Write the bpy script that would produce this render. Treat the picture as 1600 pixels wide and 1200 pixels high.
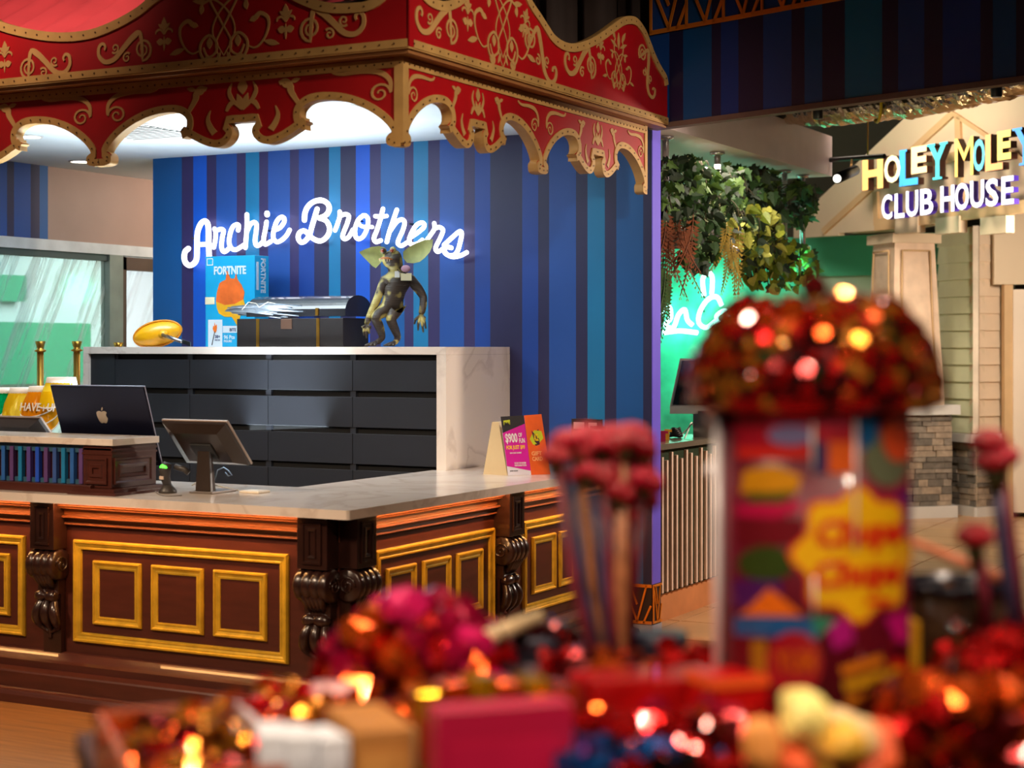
import bpy, bmesh, math, random
from math import sin, cos, pi, radians, sqrt, atan2
from mathutils import Vector, Matrix, noise
from mathutils.geometry import tessellate_polygon
random.seed(11)
V = Vector
for _o in list(bpy.data.objects): bpy.data.objects.remove(_o)
SC = bpy.context.scene; COL = SC.collection

# ------------------------------------------------------------------ camera, world, lights
F = 2650.0; HY = 541.0; AN = radians(28)
CAM = V((4.176, -6.307, 1.764))
RT = V((cos(AN), sin(AN), 0)); FW = V((-sin(AN), cos(AN), 0))
cd = bpy.data.cameras.new('camera'); cam = bpy.data.objects.new('camera', cd); COL.objects.link(cam)
cam.location = CAM; cam.rotation_euler = (pi/2, 0, AN)
cd.sensor_width = 36; cd.lens = F/1600*36; cd.shift_y = -(600-HY)/1600
cd.clip_start = .05; cd.clip_end = 100
cd.dof.use_dof = True; cd.dof.focus_distance = 10.2; cd.dof.aperture_fstop = 2.35
SC.camera = cam
SC.view_settings.view_transform = 'Standard'; SC.view_settings.look = 'None'
SC.view_settings.exposure = 0.0; SC.view_settings.gamma = 1; SC.view_settings.use_curve_mapping = False
SC.cycles.use_denoising = True; SC.cycles.max_bounces = 6; SC.cycles.diffuse_bounces = 3
SC.cycles.sample_clamp_indirect = 6; SC.cycles.caustics_reflective = False; SC.cycles.caustics_refractive = False

def lin(c):
    return tuple(((x/255)/12.92 if x <= 10 else ((x/255+.055)/1.055)**2.4) for x in c)
w = bpy.data.worlds.new('hall_ambient'); SC.world = w; w.use_nodes = True
w.node_tree.nodes['Background'].inputs[0].default_value = (.55, .40, .36, 1)
w.node_tree.nodes['Background'].inputs[1].default_value = .05

def area(name, loc, target, size, power, col, shape='DISK', size_y=None):
    l = bpy.data.lights.new(name, 'AREA'); l.energy = power; l.color = col; l.size = size
    if size_y: l.shape = 'RECTANGLE'; l.size_y = size_y
    else: l.shape = shape
    o = bpy.data.objects.new(name, l); COL.objects.link(o); o.location = loc
    o.rotation_euler = (V(target)-V(loc)).to_track_quat('-Z', 'Y').to_euler(); return o
def point(name, loc, power, col, r=.05):
    l = bpy.data.lights.new(name, 'POINT'); l.energy = power; l.color = col; l.shadow_soft_size = r
    o = bpy.data.objects.new(name, l); COL.objects.link(o); o.location = loc; return o
def spot(name, loc, target, power, col, deg, blend=.5, r=.1):
    l = bpy.data.lights.new(name, 'SPOT'); l.energy = power; l.color = col; l.spot_size = radians(deg); l.spot_blend = blend; l.shadow_soft_size = r
    o = bpy.data.objects.new(name, l); COL.objects.link(o); o.location = loc; o.rotation_euler = (V(target)-V(loc)).to_track_quat('-Z', 'Y').to_euler(); return o
WARM = (1, .74, .50); COOL = (.80, .93, 1); SOFT = (1, .82, .66)
# cool lamps inside the kiosk and an unseen upward fill added for its ceiling
area('kiosk_lamp', (-2.6, 1.55, 3.0), (-2.6, 2.3, 0), 1.4, 30, COOL, size_y=.5)
area('kiosk_lamp', (-.9, 1.3, 3.0), (-1.1, 3.1, 1.0), 1.0, 5, COOL, size_y=.4)
up = area('ceiling_fill', (-2.0, 1.5, 1.25), (-2.1, 1.5, 3.1), 1.8, 78, COOL, size_y=.6); up.data.spread = radians(105)
# hall lamps behind and beside the camera
spot('hall_spot', (-2.9, -4.2, 4.4), (-2.2, -.5, .2), 900, WARM, 58, .5, .3)
spot('hall_spot', (1.6, -4.6, 4.4), (.0, .6, .5), 620, WARM, 44, .6, .3)
area('passage_fill', (-3.9, 4.4, 3.0), (-4.7, 4.4, 2.4), .5, 10, (1, .8, .66))  # extra fill added to lift the taupe wall
sp = bpy.data.lights.new('canopy_fill_spot', 'SPOT'); sp.energy = 760; sp.color = SOFT; sp.spot_size = radians(38); sp.spot_blend = .7; sp.shadow_soft_size = .12
so = bpy.data.objects.new('canopy_fill_spot', sp); COL.objects.link(so); so.location = (4.3, -1.4, 4.6); so.rotation_euler = (V((.2, 1.3, 3.05))-V((4.3, -1.4, 4.6))).to_track_quat('-Z', 'Y').to_euler()  # unseen spot added to brighten the canopy's right face
for _p, _w in (((3.9, -3.1, 3.9), 40), ((2.2, -5.4, 3.5), 34), ((5.2, -4.8, 3.6), 40), ((4.1, -7.4, 3.3), 40), ((2.6, -3.0, 3.6), 22), ((3.2, -6.9, 3.8), 24), ((4.9, -6.6, 3.7), 24), ((3.0, -5.6, 4.3), 20), ((4.4, -5.4, 4.2), 20), ((4.6, -3.6, 3.4), 20), ((2.0, -4.2, 3.4), 20), ((5.0, -5.8, 2.7), 16), ((2.7, -6.2, 2.8), 16)):  # unseen spots, several added only to multiply highlights on the foil
    _l = bpy.data.lights.new('display_highlight_spot', 'SPOT'); _l.energy = _w*2.5; _l.color = (1, .80, .60); _l.spot_size = radians(46); _l.spot_blend = .5; _l.shadow_soft_size = .07
    _o = bpy.data.objects.new('display_highlight_spot', _l); COL.objects.link(_o); _o.location = _p; _o.rotation_euler = (V((3.25, -4.35, 1.35))-V(_p)).to_track_quat('-Z', 'Y').to_euler()
spot('tent_roof_fill', (-2.0, -1.3, 4.8), (-2.2, .8, 3.7), 300, (1, .72, .56), 70, .8, .2)  # out-of-view spot added to light the tent fabric
area('porch_fill', (1.6, 8.9, 2.7), (.5, 11.4, 1.3), .5, 72, SOFT)  # added fill for the siding under the porch, no fixture there
# cafe and club house
area('cafe_lamp', (-.3, 6.0, 3.2), (-.3, 6.0, 0), 1.2, 40, SOFT)
area('gable_fill', (-.5, 8.8, 4.3), (-.4, 10.9, 2.5), .8, 52, SOFT)  # unseen fill placed to brighten the gable
spot('bar_fill', (2.6, 4.7, 2.6), (.0, 3.9, 1.7), 420, SOFT, 86, .5, .15)  # added hidden fill for the bar slats and the wall end
area('ivy_fill', (.9, 4.6, 1.9), (-.7, 6.6, 2.6), .4, 13, (1, .86, .5))  # warm fill added below the ivy, without a fixture

# ------------------------------------------------------------------ pixel helpers (real points on real planes)
def ray(px, py): return RT*((px-800)/F)+FW+V((0, 0, (HY-py)/F))
def onx(px, py, x): r = ray(px, py); return CAM+r*((x-CAM.x)/r.x)
def ony(px, py, y): r = ray(px, py); return CAM+r*((y-CAM.y)/r.y)
def onz(px, py, z): r = ray(px, py); return CAM+r*((z-CAM.z)/r.z)
def ond(px, py, d): return CAM+ray(px, py)*d
def onp(px, py, p0, n): r = ray(px, py); return CAM+r*((V(p0)-CAM).dot(n)/r.dot(n))

# ------------------------------------------------------------------ materials
MATS = {}
def mat(name, rgb, rough=.5, metal=0, var=.12, vs=6, bump=0, bs=40, emit=None, es=0, alpha=1, trans=0, coat=0, stretch=None, spec=.5):
    if name in MATS: return MATS[name]
    m = bpy.data.materials.new(name); m.use_nodes = True; nt = m.node_tree; b = nt.nodes['Principled BSDF']
    c = lin(rgb)
    b.inputs['Roughness'].default_value = rough; b.inputs['Metallic'].default_value = metal
    b.inputs['Coat Weight'].default_value = coat; b.inputs['Transmission Weight'].default_value = trans
    b.inputs['Alpha'].default_value = alpha; b.inputs['Specular IOR Level'].default_value = spec
    tc = nt.nodes.new('ShaderNodeTexCoord'); src = tc.outputs['Object']
    if stretch:
        mp = nt.nodes.new('ShaderNodeMapping'); mp.inputs['Scale'].default_value = stretch
        nt.links.new(src, mp.inputs['Vector']); src = mp.outputs['Vector']
    if var > 0:
        n = nt.nodes.new('ShaderNodeTexNoise'); n.inputs['Scale'].default_value = vs; n.inputs['Detail'].default_value = 4
        r = nt.nodes.new('ShaderNodeValToRGB')
        r.color_ramp.elements[0].position = .3; r.color_ramp.elements[1].position = .7
        r.color_ramp.elements[0].color = (*[x*(1-var) for x in c], 1); r.color_ramp.elements[1].color = (*[min(1, x*(1+var)) for x in c], 1)
        nt.links.new(src, n.inputs['Vector']); nt.links.new(n.outputs['Fac'], r.inputs['Fac']); nt.links.new(r.outputs['Color'], b.inputs['Base Color'])
    else: b.inputs['Base Color'].default_value = (*c, 1)
    if bump > 0:
        n2 = nt.nodes.new('ShaderNodeTexNoise'); n2.inputs['Scale'].default_value = bs; n2.inputs['Detail'].default_value = 5
        bp = nt.nodes.new('ShaderNodeBump'); bp.inputs['Strength'].default_value = bump; bp.inputs['Distance'].default_value = .01
        nt.links.new(src, n2.inputs['Vector']); nt.links.new(n2.outputs['Fac'], bp.inputs['Height']); nt.links.new(bp.outputs['Normal'], b.inputs['Normal'])
    if emit: b.inputs['Emission Color'].default_value = (*lin(emit), 1); b.inputs['Emission Strength'].default_value = es
    MATS[name] = m; return m

def marble(name, base, vein, amt=1.0, rough=.18):
    m = mat(name, base, rough, 0, 0); nt = m.node_tree; b = nt.nodes['Principled BSDF']
    tc = nt.nodes.new('ShaderNodeTexCoord'); n = nt.nodes.new('ShaderNodeTexNoise'); n.inputs['Scale'].default_value = 1.1; n.inputs['Detail'].default_value = 8; n.inputs['Distortion'].default_value = 1.6
    r = nt.nodes.new('ShaderNodeValToRGB'); cr = r.color_ramp
    cr.elements[0].position = .44; cr.elements[0].color = (*lin(base), 1)
    e = cr.elements.new(.495); e.color = (*[a*(1-amt)+v*amt for a, v in zip(lin(base), lin(vein))], 1)
    e = cr.elements.new(.51); e.color = (*[x*.96 for x in lin(base)], 1)
    cr.elements[-1].position = .8; cr.elements[-1].color = (*[x*.93 for x in lin(base)], 1)
    nt.links.new(tc.outputs['Object'], n.inputs['Vector']); nt.links.new(n.outputs['Fac'], r.inputs['Fac']); nt.links.new(r.outputs['Color'], b.inputs['Base Color'])
    return m

GOLD = mat('gold_paint', (206, 164, 46), .34, .3, .18, 14, .05, 60)
WOOD = mat('mahogany', (72, 32, 24), .36, 0, .16, 5, .0, 30, coat=.15, stretch=(1, 1, 6))
WOODM = mat('moulding_mahogany_lit', (104, 56, 30), .34, 0, .05, 5, 0, 30, coat=.2)  # LED-lit orange is mixed into this lighter mahogany copy
DWOOD = mat('dark_mahogany', (44, 22, 17), .28, 0, .3, 8, .1, 40, coat=.4)
MARB = marble('white_marble', (232, 218, 206), (170, 150, 136), .35)
RED = mat('canopy_red', (164, 4, 14), .5, 0, .22, 2.2, .03, 8)
CGOLD = mat('canopy_gold', (192, 150, 88), .45, .1, .15, 8)
ORN = mat('ornament_gold', (190, 146, 88), .5, .05, .1, 6)
BLACK = mat('black_plastic', (20, 20, 22), .4, 0, .1)
NAIL = mat('nail_dark', (70, 32, 14), .5, 0, 0)
WHITE = mat('white_paint', (225, 222, 216), .5, 0, .03)
SILVER = mat('brushed_silver', (190, 190, 194), .28, 1, .06)

# ------------------------------------------------------------------ mesh building
WL = {}
class MB:
    def __init__(s): s.v = []; s.f = []; s.mi = []; s.sm = []
    def add(s, vs, fs, mi=0, smooth=False):
        o = len(s.v); s.v += [V(p) for p in vs]
        for f in fs: s.f.append([i+o for i in f]); s.mi.append(mi); s.sm.append(smooth)
        return s
    def box(s, a, b, mi=0):
        x0, x1 = sorted((a[0], b[0])); y0, y1 = sorted((a[1], b[1])); z0, z1 = sorted((a[2], b[2]))
        return s.add([(x0,y0,z0),(x1,y0,z0),(x1,y1,z0),(x0,y1,z0),(x0,y0,z1),(x1,y0,z1),(x1,y1,z1),(x0,y1,z1)],
              [(0,3,2,1),(4,5,6,7),(0,1,5,4),(1,2,6,5),(2,3,7,6),(3,0,4,7)], mi)
    def obox(s, c, U, W, N, w, h, d, mi=0):   # oriented box centred at c
        c = V(c); P = []
        for k in (-.5, .5):
            for j in (-.5, .5):
                for i in (-.5, .5): P.append(c+U*w*i+W*h*j+N*d*k)
        return s.add(P, [(0,2,3,1),(4,5,7,6),(0,1,5,4),(1,3,7,5),(3,2,6,7),(2,0,4,6)], mi)
    def prism(s, loops, ext, mi=0, mside=None, back=True):
        if not isinstance(loops[0], (list, tuple)): loops = [loops]
        ext = V(ext); flat = [V(p) for l in loops for p in l]
        tr = tessellate_polygon([[V(p) for p in l] for l in loops])
        n = len(flat); s.add(flat, [tuple(t) for t in tr], mi)
        if back: s.add([p+ext for p in flat], [tuple(reversed(t)) for t in tr], mi)
        for l in loops:
            m = len(l); vs = [V(p) for p in l]+[V(p)+ext for p in l]
            s.add(vs, [(i, (i+1) % m, (i+1) % m+m, i+m) for i in range(m)], mi if mside is None else mside)
        return s
    def tube(s, pts, r, seg=8, closed=False, caps=True, smooth=True, mi=0):
        pts = [V(p) for p in pts]; n = len(pts)
        rs = r if isinstance(r, (list, tuple)) else [r]*n
        up = None; rings = []
        for i, p in enumerate(pts):
            if closed: t = pts[(i+1) % n]-pts[i-1]
            else: t = pts[min(i+1, n-1)]-pts[max(i-1, 0)]
            t = t.normalized() if t.length > 1e-9 else V((0, 0, 1))
            if up is None:
                up = V((0, 0, 1)) if abs(t.z) < .9 else V((1, 0, 0))
            a = (up-t*up.dot(t))
            a = a.normalized() if a.length > 1e-6 else t.orthogonal().normalized()
            up = a; b = t.cross(a)
            rings.append([p+(a*cos(2*pi*k/seg)+b*sin(2*pi*k/seg))*rs[i] for k in range(seg)])
        vs = [q for rg in rings for q in rg]; fs = []
        for i in range(n if closed else n-1):
            j = (i+1) % n
            for k in range(seg):
                l = (k+1) % seg; fs.append((i*seg+k, i*seg+l, j*seg+l, j*seg+k))
        if caps and not closed: fs += [tuple(range(seg))[::-1], tuple((n-1)*seg+k for k in range(seg))]
        return s.add(vs, fs, mi, smooth)
    def lathe(s, prof, c=(0,0,0), ax=(0,0,1), seg=16, mi=0, smooth=True, a0=0, a1=2*pi, sc=(1, 1)):
        ax = V(ax).normalized(); u = ax.orthogonal().normalized() if abs(ax.z) < .99 else V((1,0,0)); w_ = ax.cross(u); c = V(c)
        full = abs(a1-a0-2*pi) < 1e-6; ns = seg if full else seg+1; vs = []; fs = []
        for r, z in prof:
            for k in range(ns):
                a = a0+(a1-a0)*k/seg; vs.append(c+ax*z+u*(r*cos(a)*sc[0])+w_*(r*sin(a)*sc[1]))
        for i in range(len(prof)-1):
            for k in range(seg):
                l = (k+1) % ns; fs.append((i*ns+k, i*ns+l, (i+1)*ns+l, (i+1)*ns+k))
        if full:
            if prof[0][0] > 1e-5: fs.append(tuple(range(ns))[::-1])
            if prof[-1][0] > 1e-5: fs.append(tuple((len(prof)-1)*ns+k for k in range(ns)))
        return s.add(vs, fs, mi, smooth)
    def ball(s, c, r, seg=12, rings=8, mi=0, M=None):
        r = r if isinstance(r, (tuple, list)) else (r, r, r); vs = []; fs = []
        for i in range(rings+1):
            t = pi*i/rings
            for k in range(seg):
                a = 2*pi*k/seg; q = V((r[0]*sin(t)*cos(a), r[1]*sin(t)*sin(a), r[2]*cos(t)))
                vs.append(V(c)+(M @ q if M else q))
        for i in range(rings):
            for k in range(seg): l = (k+1) % seg; fs.append((i*seg+k, (i+1)*seg+k, (i+1)*seg+l, i*seg+l))
        return s.add(vs, fs, mi, True)
    def frame(s, o, U, W, N, w_, h, prof, mi=0):   # picture-frame moulding, prof = (inset, height)
        o = V(o); vs = []; n = len(prof)
        for d, t in prof:
            for (a, b) in ((d, d), (w_-d, d), (w_-d, h-d), (d, h-d)): vs.append(o+U*a+W*b+N*t)
        fs = []
        for i in range(n-1):
            for k in range(4): l = (k+1) % 4; fs.append((i*4+k, i*4+l, (i+1)*4+l, (i+1)*4+k))
        return s.add(vs, fs, mi)
    def sweep(s, prof, a, b, N, mi=0, smooth=False):  # profile (out, z) extruded from a to b
        a = V(a); b = V(b); n = len(prof)
        vs = [a+N*o+V((0,0,z)) for o, z in prof]+[b+N*o+V((0,0,z)) for o, z in prof]
        fs = [(i, i+1, i+1+n, i+n) for i in range(n-1)]+[tuple(range(n)), tuple(range(n, 2*n))[::-1]]
        return s.add(vs, fs, mi, smooth)
    def map(s, fn): s.v = [V(fn(p)) for p in s.v]; return s
    def mesh(s, name, mats, off=V((0,0,0))):
        me = bpy.data.meshes.new(name); me.from_pydata([tuple(p-off) for p in s.v], [], s.f)
        for m in (mats if isinstance(mats, (list, tuple)) else [mats]): me.materials.append(m)
        me.polygons.foreach_set('material_index', s.mi); me.polygons.foreach_set('use_smooth', s.sm); me.update()
        if any(s.sm) or True:
            bm = bmesh.new(); bm.from_mesh(me); bmesh.ops.recalc_face_normals(bm, faces=bm.faces); bm.to_mesh(me); bm.free()
        return me
    def build(s, name, mats, parent=None, bevel=0, local=False, origin=None, **tags):
        off = V((0,0,0)) if local else (WL.get(parent, V((0,0,0))))
        if origin is not None and parent is None: off = V(origin)
        me = s.mesh(name, mats, off); o = bpy.data.objects.new(name, me); COL.objects.link(o)
        if parent: o.parent = parent; WL[o] = WL.get(parent, V((0,0,0)))
        elif origin is not None: o.location = origin; WL[o] = V(origin)
        if bevel:
            b = o.modifiers.new('bevel', 'BEVEL'); b.width = bevel; b.segments = 2; b.limit_method = 'ANGLE'
        for k, t in tags.items(): o[k] = t
        return o
def thing(name, label, cat, loc=(0,0,0), group=None, rz=0):
    o = bpy.data.objects.new(name, None); COL.objects.link(o); o.empty_display_size = .05
    o.location = loc; o.rotation_euler = (0, 0, rz); o['label'] = label; o['category'] = cat
    if group: o['group'] = group
    WL[o] = V(loc); return o
def inst(me, name, parent=None, M=None, **tags):
    o = bpy.data.objects.new(name, me); COL.objects.link(o)
    if parent: o.parent = parent
    if M is not None: o.matrix_basis = M
    for k, t in tags.items(): o[k] = t
    return o
def copy_thing(o, loc=None, rot=None, scale=None, label=None):
    c = o.copy(); COL.objects.link(c)
    if loc is not None: c.location = loc
    if rot is not None: c.rotation_euler = rot
    if scale is not None: c.scale = (scale,)*3
    if label: c['label'] = label
    for ch in list(o.children):
        d = ch.copy(); COL.objects.link(d); d.parent = c
        for g in list(ch.children): e = g.copy(); COL.objects.link(e); e.parent = d
    return c
def struct(mb, name, mats, **k): return mb.build(name, mats, kind='structure', **k)

_tc = {}
def text2d(s, bold=.02, ext=.5, narrow=1.0):    # unit-height text; returns verts (x,y,z), faces, width
    key = (s, bold, narrow)
    if key not in _tc:
        c = bpy.data.curves.new('text', 'FONT'); c.body = s; c.size = 1; c.offset = bold; c.extrude = .5; c.resolution_u = 3
        o = bpy.data.objects.new('text', c); COL.objects.link(o)
        dg = bpy.context.evaluated_depsgraph_get(); me = bpy.data.meshes.new_from_object(o.evaluated_get(dg))
        vs = [v.co.copy() for v in me.vertices]; fs = [tuple(p.vertices) for p in me.polygons]
        bpy.data.objects.remove(o); bpy.data.meshes.remove(me)
        x0 = min(v.x for v in vs); x1 = max(v.x for v in vs); y0 = min(v.y for v in vs); y1 = max(v.y for v in vs)
        h = (y1-y0)
        vs = [V(((v.x-x0)/h*narrow, (v.y-y0)/h, v.z)) for v in vs]
        _tc[key] = (vs, fs, (x1-x0)/h*narrow)
    return _tc[key]
def put_text(mb, s, o, U, W, N, h, width=None, bold=.02, depth=.004, mi=0, fn=None):
    vs, fs, wd = text2d(s, bold); k = (width/wd) if width else h
    o = V(o)
    if fn: mb.add([fn(v.x*k, v.y*h, (v.z+.5)*depth) for v in vs], fs, mi)
    else: mb.add([o+U*(v.x*k)+W*(v.y*h)+N*((v.z+.5)*depth) for v in vs], fs, mi)
    return mb
UZ = V((0,0,1)); XL = V((1,0,0)); YD = V((0,1,0))

# ------------------------------------------------------------------ setting: floor, walls, ceiling
fl = mat('oak_floor', (140, 92, 48), .45, 0, .3, 4, .1, 20, stretch=(.6, 9, 1))
struct(MB().box((-9, -9, -.1), (9, 3.2, 0)), 'floor', fl)
tl = mat('pale_tile_floor', (196, 152, 108), .3, 0, .14, 2, .03, 12, stretch=(1, 1, 1))
tb = MB()
struct(MB().box((-9, 3.2, -.1), (9, 16, -.004)), 'floor', mat('tile_joint', (168, 128, 92), .7, 0, .05))
ft = bpy.data.objects[-1]
tfl = [o for o in COL.objects if o.name.startswith('floor')][-1]
k = 0
for i in range(-4, 9):
    for j in range(0, 14):
        x = i*.62+.02; y = 3.21+j*.62
        if k < 190 and y < 11.5: 
            MB().box((x, y, -.01), (x+.606, y+.606, 0)).build('tile', tl, tfl); k += 1
WY = 3.10; CZ = 3.09; xl_ = ony(239, 541, 3.10).x
struct(MB().box((-4.74, .24, CZ), (.1, WY+.1, CZ+.06)).box((-4.74, WY+.1, CZ), (xl_, 7.2, CZ+.06)), 'ceiling', mat('ceiling_white', (222, 232, 236), .8, 0, .02))
struct(MB().box((-9, -9, 4.9), (9, 16, 5.0)), 'ceiling', mat('hall_ceiling_dark', (24, 20, 18), .9, 0, .1))

STR = {'A': (6, 82, 146), 'B': (0, 84, 196), 'C': (20, 72, 148), 'T': (0, 112, 160), 'P': (46, 38, 88), 'D': (32, 30, 72), 'N': (8, 58, 140)}
SM = {k: mat('stripe_'+n, c, .5, 0, .05, 3) for (k, c), n in zip(STR.items(), ('harbour', 'bright', 'navy', 'teal', 'plum', 'dusk', 'royal'))}
SKEYS = list(STR); SLIST = [SM[k] for k in SKEYS]
bounds = [(239,'A'),(284,'P'),(302,'B'),(323,'P'),(338,'C'),(370,'P'),(384,'T'),(405,'P'),(419,'C'),(453,'P'),(467,'N'),(491,'D'),(514,'T'),(532,'D'),(556,'B'),(578,'P'),(595,'A'),(632,'P'),(646,'T'),(669,'P'),(687,'C'),(725,'P'),(742,'N'),(766,'D'),(816,'N'),(841,'D'),(858,'C'),(900,'D'),(918,'T'),(945,'D'),(963,'A'),(1005,'D'),(1018,None)]
WY = 3.10; WE = onz(1018, 999, 0).x
wb = MB()
for (p, k), (q, _) in zip(bounds, bounds[1:]):
    wb.box((ony(p, 541, WY).x, WY, 0), (ony(q, 541, WY).x if _ else WE, WY+.03, CZ), SKEYS.index(k))
xl = ony(239, 541, WY).x
wall_back = struct(wb, 'wall_back', SLIST)
VIO = mat('violet_light_paint', (112, 94, 226), .45, 0, .05)  # violet light on the wall end is put into this colour
struct(MB().box((xl, WY+.03, 0), (WE-.002, WY+.12, CZ)), 'wall_back', mat('inner_wall', (60, 90, 120), .7))
struct(MB().box((WE-.004, WY+.001, .31), (WE+.006, WY+.125, CZ+.02)), 'trim_1', VIO)
struct(MB().box((-.3, WY-.012, 0), (WE+.012, WY+.13, .085)), 'baseboard_back', mat('skirting_grey', (172, 166, 176), .4))
# orange lattice at the foot of the wall end
LAT = mat('orange_lattice', (226, 128, 22), .45, .1, .1)
lt = thing('wall_lattice', 'orange geometric lattice panel at the foot of the striped wall end', 'panel', (WE-.1, WY-.01, .085))
MB().box((WE-.4, WY-.008, .085), (WE+.004, WY, .33)).box((WE+.004, WY, .085), (WE+.009, WY+.12, .33)).build('backing', mat('lattice_backing', (44, 24, 18), .6), lt)
def strut(mb, a, b, N, w_=.012, d=.008):
    a = V(a); b = V(b); t = (b-a).normalized(); s = t.cross(N).normalized()
    mb.obox((a+b)/2+N*d/2, t, s, N, (b-a).length+w_*.6, w_, d); return mb
def lattice(lt, o, U, N, w_, h, cells, bw=.012):
    o = V(o)
    P = lambda a, b: o+U*a*w_/cells+UZ*b*h
    for a, b in (((0, 0), (cells, 0)), ((0, 1), (cells, 1))): strut(MB(), P(*a), P(*b), N, bw*1.5).build('rail', LAT, lt)
    for c in range(cells):
        for a, b in (((c, 0), (c, 1)), ((c, 1), (c+.5, .05)), ((c+.25, 1), (c+.5, .5)), ((c+.5, 0), (c+.85, 1)), ((c+1, .45), (c+.75, 0))):
            strut(MB(), P(*a), P(*b), N, bw).build('strut', LAT, lt)
lattice(lt, (WE-.36, WY-.01, .10), XL, V((0,-1,0)), .36, .22, 2)
lattice(lt, (WE+.009, WY+.0, .10), YD, V((1,0,0)), .12, .22, 1, .008)

cu = MB(); NC = 120; vs = []
for i in range(NC+1):
    x = -4.9+i*(5.02/NC); yy = WY+.10+.05*sin(i*.9)+.03*sin(i*2.3)
    vs += [(x, yy, CZ+.07), (x, yy, 4.9)]
cu.add(vs, [(2*i, 2*i+2, 2*i+3, 2*i+1) for i in range(NC)], 0, True)
cu.build('plenum_curtain', mat('brown_drape', (58, 44, 38), .8, 0, .3, 3), None, label='dark brown draped fabric hanging above the kiosk ceiling behind the canopy', category='drape')
# bulkhead over the cafe opening
BD = V((.942, -.334, 0)).normalized(); BN = V((-.334, -.942, 0)).normalized(); B0 = V((WE+.01, WY-.004, 0))
bk = MB(); s_ = 0.0; seq = 'CDADNDCDADTDCDNDADCDTD'; i = 0
wds = [.16,.11,.22,.07,.13,.18,.2,.09,.12,.15,.24,.1]
while s_ < 4.6:
    wd = wds[i % 12]; a = B0+BD*s_
    bk.obox(a+BD*wd/2+UZ*(CZ+.9), BD, UZ, BN, wd, 1.8, .06, SKEYS.index(seq[i % len(seq)])); s_ += wd; i += 1
struct(bk, 'wall_right', SLIST)
struct(MB().obox(B0+BD*2.3+UZ*(CZ-.012), BD, UZ, BN, 4.6, .03, .075), 'trim_2', mat('bulkhead_edge', (120, 98, 88), .6))
fz = thing('lattice_frieze', 'orange lattice frieze along the top of the dark striped bulkhead', 'frieze', tuple(B0+UZ*3.62))
lattice(fz, B0+BD*.02+BN*.035+UZ*3.64, BD, BN, 1.7, .3, 6, .018)

# left wall with shopfront glass
LX = -4.72
def lw(px, py): return onx(px, py, LX)
struct(MB().box((LX-.1, -1, 2.52), (LX, onx(73, 541, LX).y, CZ), SKEYS.index('C')), 'wall_left', SLIST)
y73 = onx(73, 541, LX).y
st = MB()
for a, b, k in ((-1, 9, 'C'), (9, 20, 'D'), (20, 46, 'C'), (46, 60, 'D'), (60, 73, 'A')):
    st.box((LX, max(-1, onx(a, 541, LX).y) if a > 0 else -1, 2.55), (LX+.012, onx(b, 541, LX).y, CZ), SKEYS.index(k))
struct(st, 'wall_left', SLIST)
struct(MB().box((LX-.1, y73, 2.55), (LX+.002, 8.5, CZ)), 'wall_left', mat('taupe_wall', (168, 140, 128), .55, 0, .1, 1.2))
struct(MB().box((LX-.1, -1, 2.47), (LX+.03, 8.5, 2.55)), 'trim_3', mat('white_metal', (214, 220, 224), .4))
ym0, ym1 = onx(167, 541, LX).y, onx(188, 541, LX).y
struct(MB().box((LX-.06, ym0, 0), (LX+.03, ym1, 2.47)), 'trim_4', mat('grey_mullion', (140, 150, 142), .4))
brown = mat('brown_frame', (92, 72, 62), .5)
struct(MB().box((LX-.06, ym1, 2.36), (LX+.02, 6.5, 2.46)).box((LX-.06, ym1, 0), (LX+.02, ym1+.05, 2.46)), 'door_1', brown)
def filmglass(name, col, tcol, mix=.45, rough=.08):
    m = bpy.data.materials.new(name); m.use_nodes = True; nt = m.node_tree; nt.nodes.clear()
    out = nt.nodes.new('ShaderNodeOutputMaterial'); t = nt.nodes.new('ShaderNodeBsdfTransparent'); t.inputs[0].default_value = (*tcol, 1)
    g = nt.nodes.new('ShaderNodeBsdfGlossy'); g.inputs['Roughness'].default_value = rough; g.inputs[0].default_value = (.9, 1, 1, 1)
    d = nt.nodes.new('ShaderNodeBsdfDiffuse'); d.inputs[0].default_value = (*col, 1)
    tc = nt.nodes.new('ShaderNodeTexCoord'); mp = nt.nodes.new('ShaderNodeMapping'); mp.inputs['Rotation'].default_value = (radians(26), 0, 0)
    mp2 = nt.nodes.new('ShaderNodeMapping'); mp2.inputs['Scale'].default_value = (1, 9, .6)
    n = nt.nodes.new('ShaderNodeTexNoise'); n.inputs['Scale'].default_value = 2.2; n.inputs['Detail'].default_value = 5
    r = nt.nodes.new('ShaderNodeValToRGB'); r.color_ramp.elements[0].position = .5; r.color_ramp.elements[1].position = .75
    r.color_ramp.elements[0].color = (mix*.35,)*3+(1,); r.color_ramp.elements[1].color = (mix*1.5,)*3+(1,)
    m1 = nt.nodes.new('ShaderNodeMixShader'); m2 = nt.nodes.new('ShaderNodeMixShader'); m2.inputs[0].default_value = .08
    nt.links.new(tc.outputs['Object'], mp.inputs[0]); nt.links.new(mp.outputs[0], mp2.inputs[0]); nt.links.new(mp2.outputs[0], n.inputs['Vector']); nt.links.new(n.outputs['Fac'], r.inputs[0]); nt.links.new(r.outputs[0], m1.inputs[0])
    nt.links.new(t.outputs[0], m1.inputs[1]); nt.links.new(d.outputs[0], m1.inputs[2]); nt.links.new(m1.outputs[0], m2.inputs[1]); nt.links.new(g.outputs[0], m2.inputs[2]); nt.links.new(m2.outputs[0], out.inputs[0])
    return m
GLS = filmglass('glass_with_film', (.75, .9, .88), (.82, .95, .92), .5)
struct(MB().box((LX-.03, -1, .1), (LX-.02, ym0, 2.47)), 'window_1', GLS)
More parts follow.
